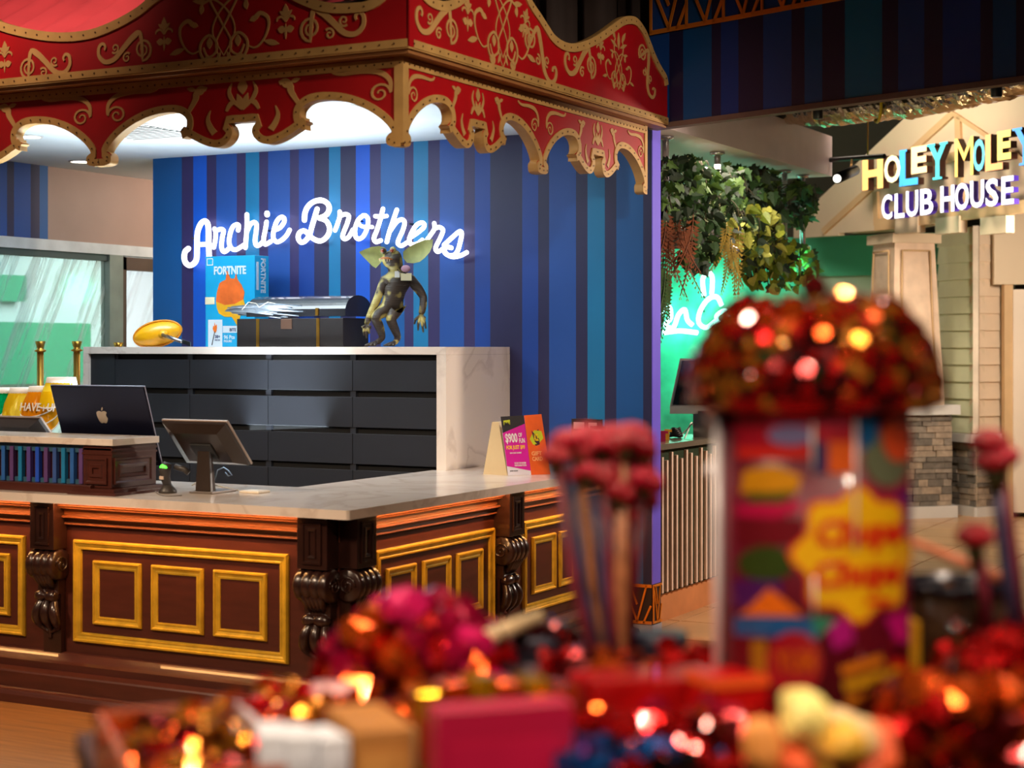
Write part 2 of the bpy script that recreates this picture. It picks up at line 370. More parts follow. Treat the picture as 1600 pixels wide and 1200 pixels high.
struct(MB().box((LX-.03, ym1+.05, .1), (LX-.02, 6.5, 2.36)), 'window_2', filmglass('door_glass', (.85, .9, .95), (.95, .98, 1), .2))
struct(MB().box((LX-.05, -1, 2.42), (LX+.01, ym0, 2.47)).box((LX-.05, -1, 0), (LX+.01, ym0, .1)), 'trim_5', mat('glass_channel', (70, 84, 84), .4))
# the mall beyond the shopfront
struct(MB().box((-9.2, -3, 0), (-9.1, 14, 3.4)), 'wall_outer', mat('mall_wall', (206, 214, 216), .7, 0, .05, 1))
struct(MB().box((-9.1, -3, 3.3), (LX-.1, 14, 3.4)), 'ceiling', mat('mall_ceiling', (220, 226, 228), .8))
sc_ = MB().box((-9.05, 4.9, 1.36), (-8.95, 8.3, 2.02)).box((-9.05, 4.9, 2.24), (-8.95, 7.3, 2.52))  # added glowing panels stand in for the green glow behind the glass
sc_.build('green_glow_panel', mat('green_glow', (24, 130, 90), .5, 0, 0, emit=(30, 200, 140), es=.35), None, label='added green glow panels on the mall wall beyond the shopfront glass', category='glow panel')
area('mall_daylight', (-7.0, 8.5, 3.25), (-8.2, 9.5, 0), 3.0, 520, (.95, .99, 1), size_y=3)
area('mall_daylight', (-6.8, 1.5, 3.25), (-8.4, 4.5, 0), 2.0, 90, (.9, 1, .97), size_y=3)
struct(MB().box((-5.9, 7.2, 0), (-3.2, 7.3, 3.3)), 'wall_rear', mat('passage_wall', (190, 180, 172), .7))

# ceiling fittings
DL = mat('downlight_glow', (255, 246, 232), .5, 0, 0, emit=(255, 244, 226), es=9)
spots = [(540, 166, 'round downlight in the kiosk ceiling over the sign'), (45, 213, 'round downlight in the kiosk ceiling behind the left scallop'), (127, 252, 'dim round downlight near the left wall top')]
for px, py, lb in spots:
    p = onz(px, py, CZ); r = .075
    t = thing('downlight', lb, 'light', (p.x, p.y, CZ))
    MB().lathe([(r+.015, -.001), (r+.015, -.006), (r, -.008), (r, -.001)], p, seg=24).build('trim_ring', WHITE, t)
    MB().lathe([(r, -.004), (.001, -.004)], p, seg=24).build('diffuser', DL, t)
p = onz(222, 205, CZ)
t = thing('air_vent', 'square slatted air vent in the kiosk ceiling', 'vent', (p.x, p.y, CZ))
MB().frame((p.x-.3, p.y-.3, CZ-.002), XL, YD, V((0,0,-1)), .6, .6, [(0, 0), (0, .01), (.03, .01), (.035, 0)]).build('frame', WHITE, t)
MB().box((p.x-.27, p.y-.27, CZ-.003), (p.x+.27, p.y+.27, CZ-.001)).build('recess', mat('vent_dark', (90, 96, 98), .7), t)
for i in range(9): MB().obox((p.x, p.y-.24+i*.06, CZ-.008), XL, V((0, .8, .6)), V((0, -.6, .8)), .54, .03, .004).build('slat', WHITE, t)

# ------------------------------------------------------------------ curves
def cr(pts, n=5, closed=False):       # Catmull-Rom through points
    P = [V(p) for p in pts]; m = len(P); out = []
    for i in range(m if closed else m-1):
        a, b = P[i-1 if (i or closed) else 0], P[i]; c = P[(i+1) % m]; d = P[(i+2) % m] if closed else P[min(i+2, m-1)]
        for k in range(n):
            t = k/n; out.append(.5*((2*b)+(c-a)*t+(2*a-5*b+4*c-d)*t*t+(3*b-a-3*c+d)*t**3))
    if not closed: out.append(P[-1])
    return out
def ribbon(mb, pts, ws, z0=0, z1=.003, mi=0):   # flat ribbon in (x,y) with thickness in z
    P = [V((p[0], p[1], 0)) for p in pts]; n = len(P)
    ws = ws if isinstance(ws, (list, tuple)) else [ws]*n; vs = []
    for i, p in enumerate(P):
        t = (P[min(i+1, n-1)]-P[max(i-1, 0)]); t = t.normalized() if t.length > 1e-9 else V((1, 0, 0)); q = V((-t.y, t.x, 0))*ws[i]/2
        z2 = z1+i*3e-5; vs += [p+q+V((0,0,z2)), p-q+V((0,0,z2)), p+q+V((0,0,z0)), p-q+V((0,0,z0))]
    fs = []
    for i in range(n-1):
        a = i*4; b = a+4; fs += [(a, a+1, b+1, b), (a+2, a, b, b+2), (a+1, a+3, b+3, b+1)]
    return mb.add(vs, fs, mi)

# ------------------------------------------------------------------ glowing script sign
SG = mat('sign_glow', (250, 246, 255), .5, 0, 0, emit=(246, 245, 255), es=2.6)
sA = {'capital_letter': [([(95,590),(62,622),(52,680),(66,735),(105,765),(150,748),(180,700),(186,600),(186,480),(196,400),(226,330),(268,302),(298,335),(306,420),(306,520),(309,600),(312,668)], 4.9), ([(190,548),(300,545)], 4.3)],
 'letter': [([(368,382),(380,425),(376,500),(360,578)], 4.0), ([(378,410),(425,388),(462,402),(448,480),(440,560),(452,610),(478,622),(515,590)], 4.1)],
 'letter_c': [([(614,398),(620,352),(598,338),(560,362),(532,430),(520,520),(540,582),(585,602),(640,575),(690,540)], 4.1)],
 'letter_h': [([(705,235),(706,350),(697,480),(690,580)], 4.2), ([(700,425),(738,342),(780,315),(806,342),(800,420),(790,500),(800,552),(830,556),(872,520)], 4.1)],
 'letter_i': [([(910,312),(896,400),(880,480),(882,530),(905,545),(955,515)], 4.1), ([(915,222),(917,236)], 5.0)],
 'letter_e': [([(1008,392),(1050,372),(1092,315),(1092,272),(1060,262),(1020,300),(990,380),(978,455),(990,500),(1022,520),(1070,500),(1120,450),(1150,396)], 4.1)],
 'letter_b': [([(1305,292),(1310,220),(1342,150),(1400,102),(1480,86),(1545,120),(1563,180),(1530,240),(1462,272)], 4.8), ([(1462,272),(1530,300),(1566,370),(1552,445),(1500,500),(1445,508),(1380,475),(1330,422),(1290,405),(1250,430),(1240,480),(1268,524),(1310,512),(1355,460)], 4.6), ([(1437,178),(1400,300),(1355,460)], 4.7)]}
sB = {'letter_r': [([(206,205),(204,262),(180,340),(157,400)], 4.0), ([(212,250),(258,232),(300,250),(282,330),(246,420),(236,470),(262,490),(302,465),(342,395)], 4.1)],
 'letter_o': [([(450,245),(400,290),(366,380),(370,462),(405,490),(452,460),(490,380),(502,292),(480,250),(450,245)], 4.1), ([(388,300),(425,352),(480,364),(545,365)], 3.4)],
 'letter_t': [([(656,176),(630,280),(592,400),(562,480),(582,520),(632,505)], 4.2), ([(576,252),(632,256),(694,250)], 3.8)],
 'letter_h': [([(800,186),(762,300),(722,420),(696,520)], 4.2), ([(728,410),(798,312),(856,288),(882,320),(862,400),(822,490),(812,538),(850,560),(905,528)], 4.1)],
 'letter_e': [([(930,482),(1000,436),(1078,372),(1084,332),(1050,320),(1000,350),(952,430),(930,500),(950,545),(1012,540),(1066,500)], 4.1)],
 'letter_r2': [([(1190,325),(1192,382),(1150,450),(1118,492)], 4.0), ([(1196,378),(1245,368),(1282,398),(1252,480),(1212,560),(1206,600),(1232,622),(1285,588)], 4.1)],
 'letter_s': [([(1292,552),(1370,480),(1450,412),(1476,432),(1462,520),(1430,620),(1380,662),(1318,650),(1294,612),(1318,575),(1368,582)], 4.2), ([(1300,625),(1340,662),(1400,676),(1470,660),(1528,630)], 4.2)]}
sg = thing('neon_sign', 'glowing white script sign reading Archie Brothers on the striped wall', 'sign', (ony(510, 380, WY-.06).x, WY-.06, 2.4))
for dct, ox in ((sA, 280), (sB, 500)):
    for nm, strokes in dct.items():
        mb = MB()
        for pts, r in strokes:
            pp = [ony(ox+a/6.667, 300+b/6.667, WY-.06) for a, b in cr([V((x, y, 0)) for x, y in pts], 5) for _ in (0,)] if False else [ony(ox+q.x/6.667, 300+q.y/6.667, WY-.06) for q in cr([V((x, y, 0)) for x, y in pts], 5)]
            rr = .86*r*(pp[0]-CAM).dot(FW)/F
            mb.tube(pp, rr, 10); mb.ball(pp[0], rr, 10, 6); mb.ball(pp[-1], rr, 10, 6)
        mb.build('letter', SG, sg)
for px, py in ((300, 372), (345, 368), (415, 360), (500, 335), (560, 345), (640, 350), (700, 385)):
    p = ony(px, py, WY-.05); MB().tube([p, V((p.x, WY, p.z))], .006, 6).build('stand_off', BLACK, sg)

# ------------------------------------------------------------------ carousel canopy
# half scallop profile traced once, then reused for every scallop of the valance
hp = [(488,767),(514,757),(521,738),(518,718),(500,706),(506,690),(520,668),(546,637),(587,600),(640,565),(700,538),(760,524),(812,522),(845,535),(863,558),(862,588),(849,604),(832,613),(880,640),(920,662),(960,678),(1000,684),(1035,672),(1060,645),(1070,615),(1064,590),(1052,573),(1115,568)]
tipx = ony(157, 258, .15).x; midx = ony(376, 190, .15).x; hw = midx-tipx
prof = []
for a, b in hp:
    p = ony(a/2.963, b/2.963, .15); prof.append((max(0, (p.x-tipx)/hw), p.z))
prof[0] = (0.0, prof[0][1]-.0); prof.insert(1, ((prof[1][0])*.5, prof[0][1]))
prof[-1] = (1.0, prof[-1][1])
def refine(pr, n=3):
    out = []
    segs = [0, 5, 18, 26, len(pr)-1]   # keep the cusps sharp
    for a, b in zip(segs, segs[1:]):
        q = cr([V((x, z, 0)) for x, z in pr[a:b+1]], n); out += [(v.x, v.y) for v in (q if b == len(pr)-1 else q[:-1])]
    return out
HP = refine(prof)
def unit_path(u0, u1):         # polyline of one scallop from tip u0 to tip u1
    h = (u1-u0)/2
    L = [(u0+x*h, z) for x, z in HP]; R_ = [(u1-x*h, z) for x, z in HP]
    return L+R_[::-1][1:]
VT = 3.065
can = thing('carousel_canopy', 'red and gold scalloped carousel canopy hanging over the reception counter', 'canopy', (.19, .15, 2.67))
def border(mb, pts, wd, th, toP, side=1, back=0):
    # pts in (u,z); inner offset on `side`; toP maps (u,z,out)->world
    n = len(pts); vs = []
    for i in range(n):
        a = V((*pts[max(i-1, 0)], 0)); b = V((*pts[min(i+1, n-1)], 0)); t = (b-a).normalized() if (b-a).length > 1e-6 else V((1,0,0))
        q = V((-t.y, t.x, 0))*side*wd
        th_i = th+(i % 97)*2.5e-5; o = V((*pts[i], 0)); vs += [toP(o.x, o.y, th_i), toP(o.x+q.x, o.y+q.y, th_i), toP(o.x, o.y, -back), toP(o.x+q.x, o.y+q.y, -back)]
    fs = []
    for i in range(n-1):
        a = i*4; b = a+4; fs += [(a, a+1, b+1, b), (a+2, a, b, b+2), (a+1, a+3, b+3, b+1)]
    return mb.add(vs, fs)
def nails(name, pts, off, toP, gap, parent, r=.0045):
    mb = MB(); acc = 0
    for a, b in zip(pts, pts[1:]):
        A_ = V((*a, 0)); B_ = V((*b, 0)); L = (B_-A_).length
        if L < 1e-6: continue
        t = (B_-A_)/L; q = V((-t.y, t.x, 0))*off
        while acc < L:
            c = A_+t*acc+q; P = [toP(c.x+r*cos(k*pi/3), c.y+r*sin(k*pi/3), .002) for k in range(6)]
            mb.prism([P], toP(c.x, c.y, .0035)-toP(c.x, c.y, .002)); acc += gap
        acc -= L
    if mb.v: mb.build(name, NAIL, parent, kind='stuff')
LP = lambda u, z, o=0: V((u, .15-o, z))            # left valance plane (u = x)
RP = lambda u, z, o=0: V((.19+o, u, z))            # right valance plane (u = y)
u_left = [.186]; 
while u_left[-1] > -4.6: u_left.append(u_left[-1]-1.757)
u_left = u_left[::-1]; u_right = [.15, 1.52, 2.87]
for us, P_ in ((u_left, LP), (u_right, RP)):
    path = []
    for a, b in zip(us, us[1:]): path += unit_path(a, b)
    last = us[-1]
    poly = [P_(u, z+.006, 0) for u, z in path]+[P_(us[-1], VT), P_(us[0], VT)]
    ext = P_(0, 0, -.045)-P_(0, 0, 0)
    MB().prism([poly], ext, 0, 1).build('valance', [RED, CGOLD], can)
    mb = MB()
    for a, b in zip(us, us[1:]): border(mb, unit_path(a, b), .036, .006, P_, 1, .05)
    mb.build('scalloped_border', CGOLD, can)
    for a, b in zip(us, us[1:]): nails('nail_row', unit_path(a, b), .018, lambda u, z, o, P_=P_: P_(u, z, o+.009), .062, can)
    mb = MB(); border(mb, [(us[0], 3.012), (us[-1], 3.012)], .042, .006, P_, 1, 0); mb.build('top_band', CGOLD, can)
    nails('nail_row', [(us[0], 3.03), (us[-1], 3.03)], 0, lambda u, z, o, P_=P_: P_(u, z, o+.006), .045, can)
MB().box((.150, .142, 2.672), (.197, .19, VT)).build('corner_post', CGOLD, can)
MB().box((.19, 2.84, 2.69), (.197, 2.875, VT)).build('corner_post', CGOLD, can)
# stepped cornice between valance and fascia
for pf, nm in (([(.0, VT-.01), (.0, VT+.012), (-.02, VT+.02)], 'x'),):
    pass
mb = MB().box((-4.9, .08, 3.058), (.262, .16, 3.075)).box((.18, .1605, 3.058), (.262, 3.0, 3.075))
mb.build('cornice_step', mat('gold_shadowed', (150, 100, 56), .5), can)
MB().box((-4.9, .066, 3.0755), (.274, .20, 3.0845)).box((.15, .2005, 3.0755), (.274, 3.02, 3.0845)).build('cornice_lip', CGOLD, can)
LF = lambda u, z, o=0: V((u, .07-o, z)); RF = lambda u, z, o=0: V((.27+o, u, z))
# fascia outlines
ltop = [(-60,8),(0,33),(50,46),(95,51),(140,47),(180,32),(215,12),(240,-8),(290,-40),(350,-52),(405,-42),(455,-18),(490,-2),(520,5),(550,5),(580,0),(605,-22),(625,-50),(636,-64)]
lt_ = [(ony(a, b, .07).x, ony(a, b, .07).z) for a, b in ltop]; lt_[-1] = (.27, lt_[-1][1]); lt_ = [(-4.9, lt_[0][1]+.3), (-4.3, lt_[0][1]+.28), (-3.7, lt_[0][1]+.1)]+lt_[0:]
rtop = [(641,-62),(650,-40),(664,-12),(680,-1),(694,2),(708,-2),(722,-12),(745,-42),(775,-62),(805,-50),(829,0),(844,23),(854,39),(864,54),(877,64),(891,68),(906,66),(922,60),(939,50),(957,37),(970,28),(982,25),(994,29),(1007,47),(1017,72),(1029,99),(1040,118)]
rt_ = [(onx(a, b, .27).y, onx(a, b, .27).z) for a, b in rtop]; rt_[0] = (.102, rt_[0][1])
rt_ = [p for p in rt_ if p[0] < 3.0]; rt_.append((3.0, rt_[-1][1]-.05))
MB().box((.2695, .066, 3.085), (.2765, .102, 3.56)).build('corner_strip', RED, can)
lt_[-1] = (.2695, lt_[-1][1])
for top, P_, u0, u1 in ((lt_, LF, -4.9, .2695), (rt_, RF, .102, 3.0)):
    tp = [(v.x, v.y) for v in cr([V((a, b, 0)) for a, b in top], 4)]
    poly = [P_(u, z) for u, z in tp]+[P_(u1, 3.085), P_(u0, 3.085)]
    MB().prism([poly], P_(0, 0, -.03)-P_(0, 0, 0), 0, 1).build('fascia', [RED, CGOLD], can)
    mb = MB(); border(mb, tp, .045, .008, P_, -1, .03); mb.build('curved_border', CGOLD, can)
    nails('nail_row', tp, -.022, lambda u, z, o, P_=P_: P_(u, z, o+.008), .075, can)
    mb = MB(); border(mb, [(u0, 3.082), (u1, 3.082)], .036, .008, P_, 1, 0); mb.build('lower_band', CGOLD, can)
    nails('nail_row', [(u0, 3.10), (u1, 3.10)], 0, lambda u, z, o, P_=P_: P_(u, z, o+.008), .075, can)
# tent roof sheet behind the fascia (gathered red fabric)
mb = MB(); N_ = 90; vs = []
for j in range(7):
    for i in range(N_+1):
        x = -4.8+i*(4.95/N_); t = j/6
        vs.append((x*(1-.35*t)-.4*t, .16+1.9*t, 3.30+1.55*t+.018*sin(i*1.3)*(1-t*.4)-.10*sin(pi*t)))
mb.add(vs, [(j*(N_+1)+i, j*(N_+1)+i+1, (j+1)*(N_+1)+i+1, (j+1)*(N_+1)+i) for j in range(6) for i in range(N_)], 0, True)
mb.build('tent_roof', mat('tent_fabric', (196, 60, 70), .7, 0, .15, 3), can)
MB().box((-4.9, .17, 3.10), (.1, .22, 3.34)).build('roof_shade_strip', mat('roof_shade', (58, 34, 26), .7), can)  # dark strip added as the shade under the tent roof

# ---- ornaments (flat gold print cut as thin pieces)
def spiral(c, r0, r1, a0, turns, n=26):
    return [(c[0]+(r0+(r1-r0)*k/n)*cos(a0+turns*2*pi*k/n), c[1]+(r0+(r1-r0)*k/n)*sin(a0+turns*2*pi*k/n)) for k in range(n+1)]
def taper(n, a, b, c): return [a+(b-a)*min(1, 2*k/(n-1)) if k < n/2 else b+(c-b)*(2*k/(n-1)-1) for k in range(n)]
def blob(mb, c, a, l, w_, n=12, sharp=1.0):   # leaf: pointed both ends
    P = []
    for k in range(n+1):
        t = k/n; P.append((c[0]+cos(a)*l*t, c[1]+sin(a)*l*t))
    ribbon(mb, P, [max(.001, w_*sin(pi*(k/n))**sharp) for k in range(n+1)]); return mb
def o_sscroll():
    mb = MB(); s = spiral((-.115, -.02), .012, .055, 0, 1.75)
    tail = cr([V((*s[-1], 0)), V((-.10, .055, 0)), V((-.055, .045, 0)), V((.0, -.0, 0)), V((.06, -.052, 0)), V((.12, -.062, 0)), V((.158, -.03, 0)), V((.158, .012, 0)), V((.135, .028, 0)), V((.118, .012, 0)), V((.124, -.004, 0))], 5)
    P = s+[(v.x, v.y) for v in tail[1:]]; n = len(P)
    ws = [.007+.006*k/26 if k <= 26 else max(.007, .013+.018*min(1, (k-26)/9)-.022*max(0, (k-35)/(n-35))) for k in range(n)]
    ribbon(mb, P, ws)
    ribbon(mb, spiral((-.015, -.052), .005, .026, .5, 1.3, 18), taper(19, .006, .008, .010))
    ribbon(mb, spiral((.058, .0), .005, .026, 3.6, 1.3, 18), taper(19, .006, .008, .010)); return mb
def o_fleur():
    mb = MB(); blob(mb, (0, -.005), pi/2, .075, .034); 
    for s in (-1, 1):
        blob(mb, (0, .015), pi/2-s*.95, .042, .018); mb2 = cr([V((0, -.012, 0)), V((s*.022, .012, 0)), V((s*.045, .006, 0)), V((s*.05, -.008, 0))], 5)
        ribbon(mb, [(v.x, v.y) for v in mb2], taper(len(mb2), .006, .012, .004)); blob(mb, (0, -.05), s*(0)+ (0 if s > 0 else pi)+s*.15, .046, .034)
    blob(mb, (0, -.02), -pi/2, .07, .012); return mb
def o_floral():
    mb = MB()
    for s in (-1, 1):
        def rb(pts, a, b, c, n=6):
            q = cr([V((s*x, y, 0)) for x, y in pts], n); ribbon(mb, [(v.x, v.y) for v in q], taper(len(q), a, b, c))
        rb([(0,-.17),(.05,-.06),(-.02,.06),(-.10,.20),(-.08,.30)], .004, .010, .012)
        rb([(.0,-.12),(-.07,-.0),(-.03,.10),(.06,.17),(.13,.155),(.15,.13)], .004, .01, .012)
        rb([(.13,-.07),(.10,-.12),(.05,-.10),(.045,-.05),(.09,-.01),(.14,-.04),(.15,-.09),(.12,-.135),(.08,-.12)], .01, .014, .012)
        rb([(.15,-.08),(.20,-.095),(.25,-.06),(.28,.0),(.275,.05),(.23,.075),(.20,.055)], .008, .012, .026)
        blob(mb, (s*.215, .06), pi/2+s*1.9, .055, .03); blob(mb, (s*.25, -.065), (0 if s > 0 else pi)-s*.25, .10, .03)
        blob(mb, (s*.10, -.11), -pi/2+s*.1, .065, .055); blob(mb, (s*.09, -.02), -pi/2, .06, .036); blob(mb, (s*.135, .15), -pi/2+s*.2, .05, .03)
        blob(mb, (s*.10, .16), (0 if s > 0 else pi)+s*.15, .10, .028); blob(mb, (s*.02, -.10), -pi/2+s*.5, .06, .02)
        blob(mb, (s*.07, .28), (0.9 if s > 0 else pi-.9), .13, .045); blob(mb, (s*.03, .22), (.35 if s > 0 else pi-.35), .16, .036)
    blob(mb, (0, .2), pi/2, .16, .05); return mb
def o_hook():
    mb = MB(); s = spiral((.0, -.04), .008, .05, 0, 1.5)
    tail = cr([V((*s[-1], 0)), V((-.045, .02, 0)), V((0, .062, 0)), V((.08, .074, 0)), V((.17, .07, 0)), V((.21, .078, 0)), V((.222, .092, 0))], 5)
    P = s+[(v.x, v.y) for v in tail[1:]]; n = len(P)
    ribbon(mb, P, [.006+.006*k/26 if k <= 26 else .012+.014*(k-26)/10 if k < 36 else max(.006, .026-.018*(k-36)/(n-36)) for k in range(n)]); return mb
def o_lotus():
    mb = MB(); blob(mb, (0, -.075), pi/2-.33, .085, .03); blob(mb, (0, -.075), pi/2+.33, .085, .03); blob(mb, (0, .0), pi/2, .085, .05)
    for s in (-1, 1):
        for pts, a, b, c in (([(0,-.08),(s*.05,-.03),(s*.07,.02),(s*.055,.065)], .014, .022, .006), ([(s*.02,-.04),(s*.06,-.045),(s*.085,-.085)], .012, .026, .012)):
            q = cr([V((x, y, 0)) for x, y in pts], 5); ribbon(mb, [(v.x, v.y) for v in q], taper(len(q), a, b, c))
    return mb
def o_wing():
    mb = MB(); q = cr([V((-.05, .045, 0)), V((-.02, .055, 0)), V((.0, .03, 0)), V((.005, .0, 0)), V((.03, -.045, 0)), V((.045, -.07, 0))], 5)
    ribbon(mb, [(v.x, v.y) for v in q], taper(len(q), .02, .03, .014)); blob(mb, (.0, .045), .3, .05, .022); blob(mb, (-.005, .02), 2.6, .04, .018); return mb
def o_drop():
    mb = MB(); q = cr([V((0, .07, 0)), V((.012, .03, 0)), V((.0, -.01, 0)), V((-.02, -.04, 0))], 5); ribbon(mb, [(v.x, v.y) for v in q], taper(len(q), .003, .022, .030)); return mb
OM = {k: f().mesh(k, ORN) for k, f in (('scroll', o_sscroll), ('fleur', o_fleur), ('floral', o_floral), ('hook', o_hook), ('lotus', o_lotus), ('wing', o_wing), ('drop', o_drop))}
def orn(kind, p, left, flip=False, s=1.0, rot=0, sx=1.0, out=.001):
    U = V((1,0,0)) if left else V((0,1,0)); N = V((0,-1,0)) if left else V((1,0,0))
    R_ = Matrix((U, UZ, N)).transposed().to_4x4()
    M = Matrix.Translation(V(p)+N*out-WL[can]) @ R_ @ Matrix.Rotation(rot, 4, 'Z') @ Matrix.Diagonal((s*sx*(-1 if flip else 1), s, 1, 1))
    inst(OM[kind], kind+'_ornament', can, M)
for k, px, py, fl_, s in (('scroll',72,97,0,1.0),('scroll',195,74,1,1.0),('fleur',8,86,0,1),('fleur',257,50,0,1),('fleur',447,30,0,1),('floral',350,50,0,.92),('scroll',520,34,0,1.05),('scroll',-55,110,1,1.0)):
    orn(k, ony(px, py, .07), True, fl_, s)
for k, px, py, fl_, s, r_ in (('scroll',682,32,1,1.12,.0),('fleur',730,18,0,1.05,0),('floral',785,52,0,1.0,0),('fleur',820,33,0,1,-.3),('scroll',846,83,0,1.15,-.55),('scroll',906,95,1,1.15,.1),('fleur',938,75,0,1,0),('floral',966,112,0,.60,0),('scroll',1012,110,0,1.0,-1.0)):
    orn(k, onx(px, py, .27), False, fl_, s, r_)
for us, left, P_, sx in ((u_left, True, LP, 1.28), (u_right, False, RP, 1.0)):
    for a, b in zip(us, us[1:]):
        c = (a+b)/2; h = (b-a)/2; zt = 2.95 if left else 2.94; s = 1.12 if left else 1.0
        orn('lotus', P_(c, zt+.0), left, 0, s*.78, 0, sx)
        for d, f in ((-1, 0), (1, 1)):
            orn('hook', P_(c+d*h*.87, zt-.012), left, f, s*.82, 0, sx)
            orn('wing', P_(c+d*h*.31, zt-.006), left, 1-f, s*.85, 0, sx)
            orn('drop', P_(c+d*h*.215, zt-.135), left, 1-f, s*.9, 0, sx)

# ------------------------------------------------------------------ reception counter
TZ = 1.034; TB = TZ-.043
ctr = thing('reception_counter', 'L-shaped dark mahogany reception counter with gold framed panels and carved corbels', 'counter', (-.15, .15, 0))
XE = -3.3; YE = WY-.003; B = .15; FB = .86
MB().prism([[V((XE, B, 0)), V((-B, B, 0)), V((-B, YE, 0)), V((-.82, YE, 0)), V((-.82, FB, 0)), V((XE, FB, 0))]], (0, 0, TB)).build('carcass', WOOD, ctr)
ridge = [(.0, TB-.001), (.085, TB-.001), (.085, TB-.009), (.078, TB-.012), (.072, TB-.012), (.072, TB-.020), (.064, TB-.024), (.058, TB-.024), (.058, TB-.032), (.045, TB-.038), (.03, TB-.042), (.022, TB-.062), (.022, TB-.066), (.04, TB-.070), (.042, TB-.080), (.02, TB-.086), (.012, TB-.104), (.02, TB-.106), (.022, TB-.116), (.0, TB-.122)]
plin = [(0, .235), (.03, .232), (.05, .215), (.065, .20), (.085, .19), (.085, .155), (.155, .150), (.16, .142), (.16, .07), (.172, .064), (.196, .060), (.20, .052), (.205, .04), (.205, .0), (0, 0)]
NL = V((0,-1,0)); NR = V((1,0,0))
MB().sweep(ridge, (XE, B, 0), (-B, B, 0), NL).build('cornice_moulding', WOODM, ctr)
MB().sweep(ridge, (-B, B, 0), (-B, YE, 0), NR).build('cornice_moulding', WOODM, ctr)
MB().sweep(plin, (XE, B, 0), (-B+.205, B, 0), NL).build('plinth', WOOD, ctr)
MB().sweep(plin, (-B, B-.205, 0), (-B, YE, 0), NR).build('plinth', WOOD, ctr)
LED = mat('led_warm', (255, 160, 70), .5, 0, 0, emit=(255, 186, 112), es=105)
pil_l = [(-1.937, -1.78), (-.315, -.15)]; pil_l.insert(0, (-3.2, -3.04))
pil_r = [(.15, .315), (1.62, 1.79)]
def gaps(pl, a, b):
    out = []; c = a
    for p, q in pl:
        if p > c: out.append((c, p))
        c = q
    if c < b: out.append((c, b))
    return out
for a, b in gaps(pil_l, XE, -.15):
    MB().box((a+.01, .040, TB-.0035), (b-.01, .054, TB-.001)).build('led_strip', LED, ctr)
for a, b in gaps(pil_r, .15, YE):
    MB().box((-.054, a+.01, TB-.0035), (-.040, b-.01, TB-.001)).build('led_strip', LED, ctr)
gp = [(0, 0), (0, .010), (.006, .020), (.014, .020), (.018, .014), (.024, .013), (.034, .009), (.038, .012), (.046, .011), (.050, .0)]
gs = [(0, 0), (0, .008), (.005, .017), (.012, .017), (.016, .011), (.028, .007), (.032, .010), (.040, .009), (.043, .0)]
def panel(U, N, o, u0, u1, subs):
    W_ = UZ; O = lambda u, z: V(o)+U*u+UZ*z
    MB().frame(O(u0, .29), U, W_, N, u1-u0, .80-.29, gp).build('gold_frame', GOLD, ctr)
    for a, b in subs:
        f = MB().frame(O(a, .385), U, W_, N, b-a, .703-.385, gs).build('small_gold_frame', GOLD, ctr)
        MB().obox(O((a+b)/2, .544)+N*.002, U, UZ, N, b-a-.08, .24, .006).build('inset_panel', WOOD, f)
def lx(px): return ony(px, 541, B).x
def ry(px): return onx(px, 541, -B).y
panel(XL, NL, (0, B, 0), lx(117), lx(452), [(lx(147), lx(222)), (lx(238), lx(319)), (lx(335), lx(418))])
w1 = lx(452)-lx(117); q = lx(117)-(lx(41))
e = lx(41)
panel(XL, NL, (0, B, 0), e-w1*.92, e, [(e-w1*.92+.11, e-w1*.92+.4), (e-.78, e-.49), (e-.40, e-.105)])
panel(YD, NR, (-B, 0, 0), ry(584), ry(770), [(ry(602), ry(648)), (ry(659), ry(702)), (ry(712), ry(752))])
panel(YD, NR, (-B, 0, 0), ry(815), ry(918), [(ry(830), ry(866)), (ry(872), ry(897))])
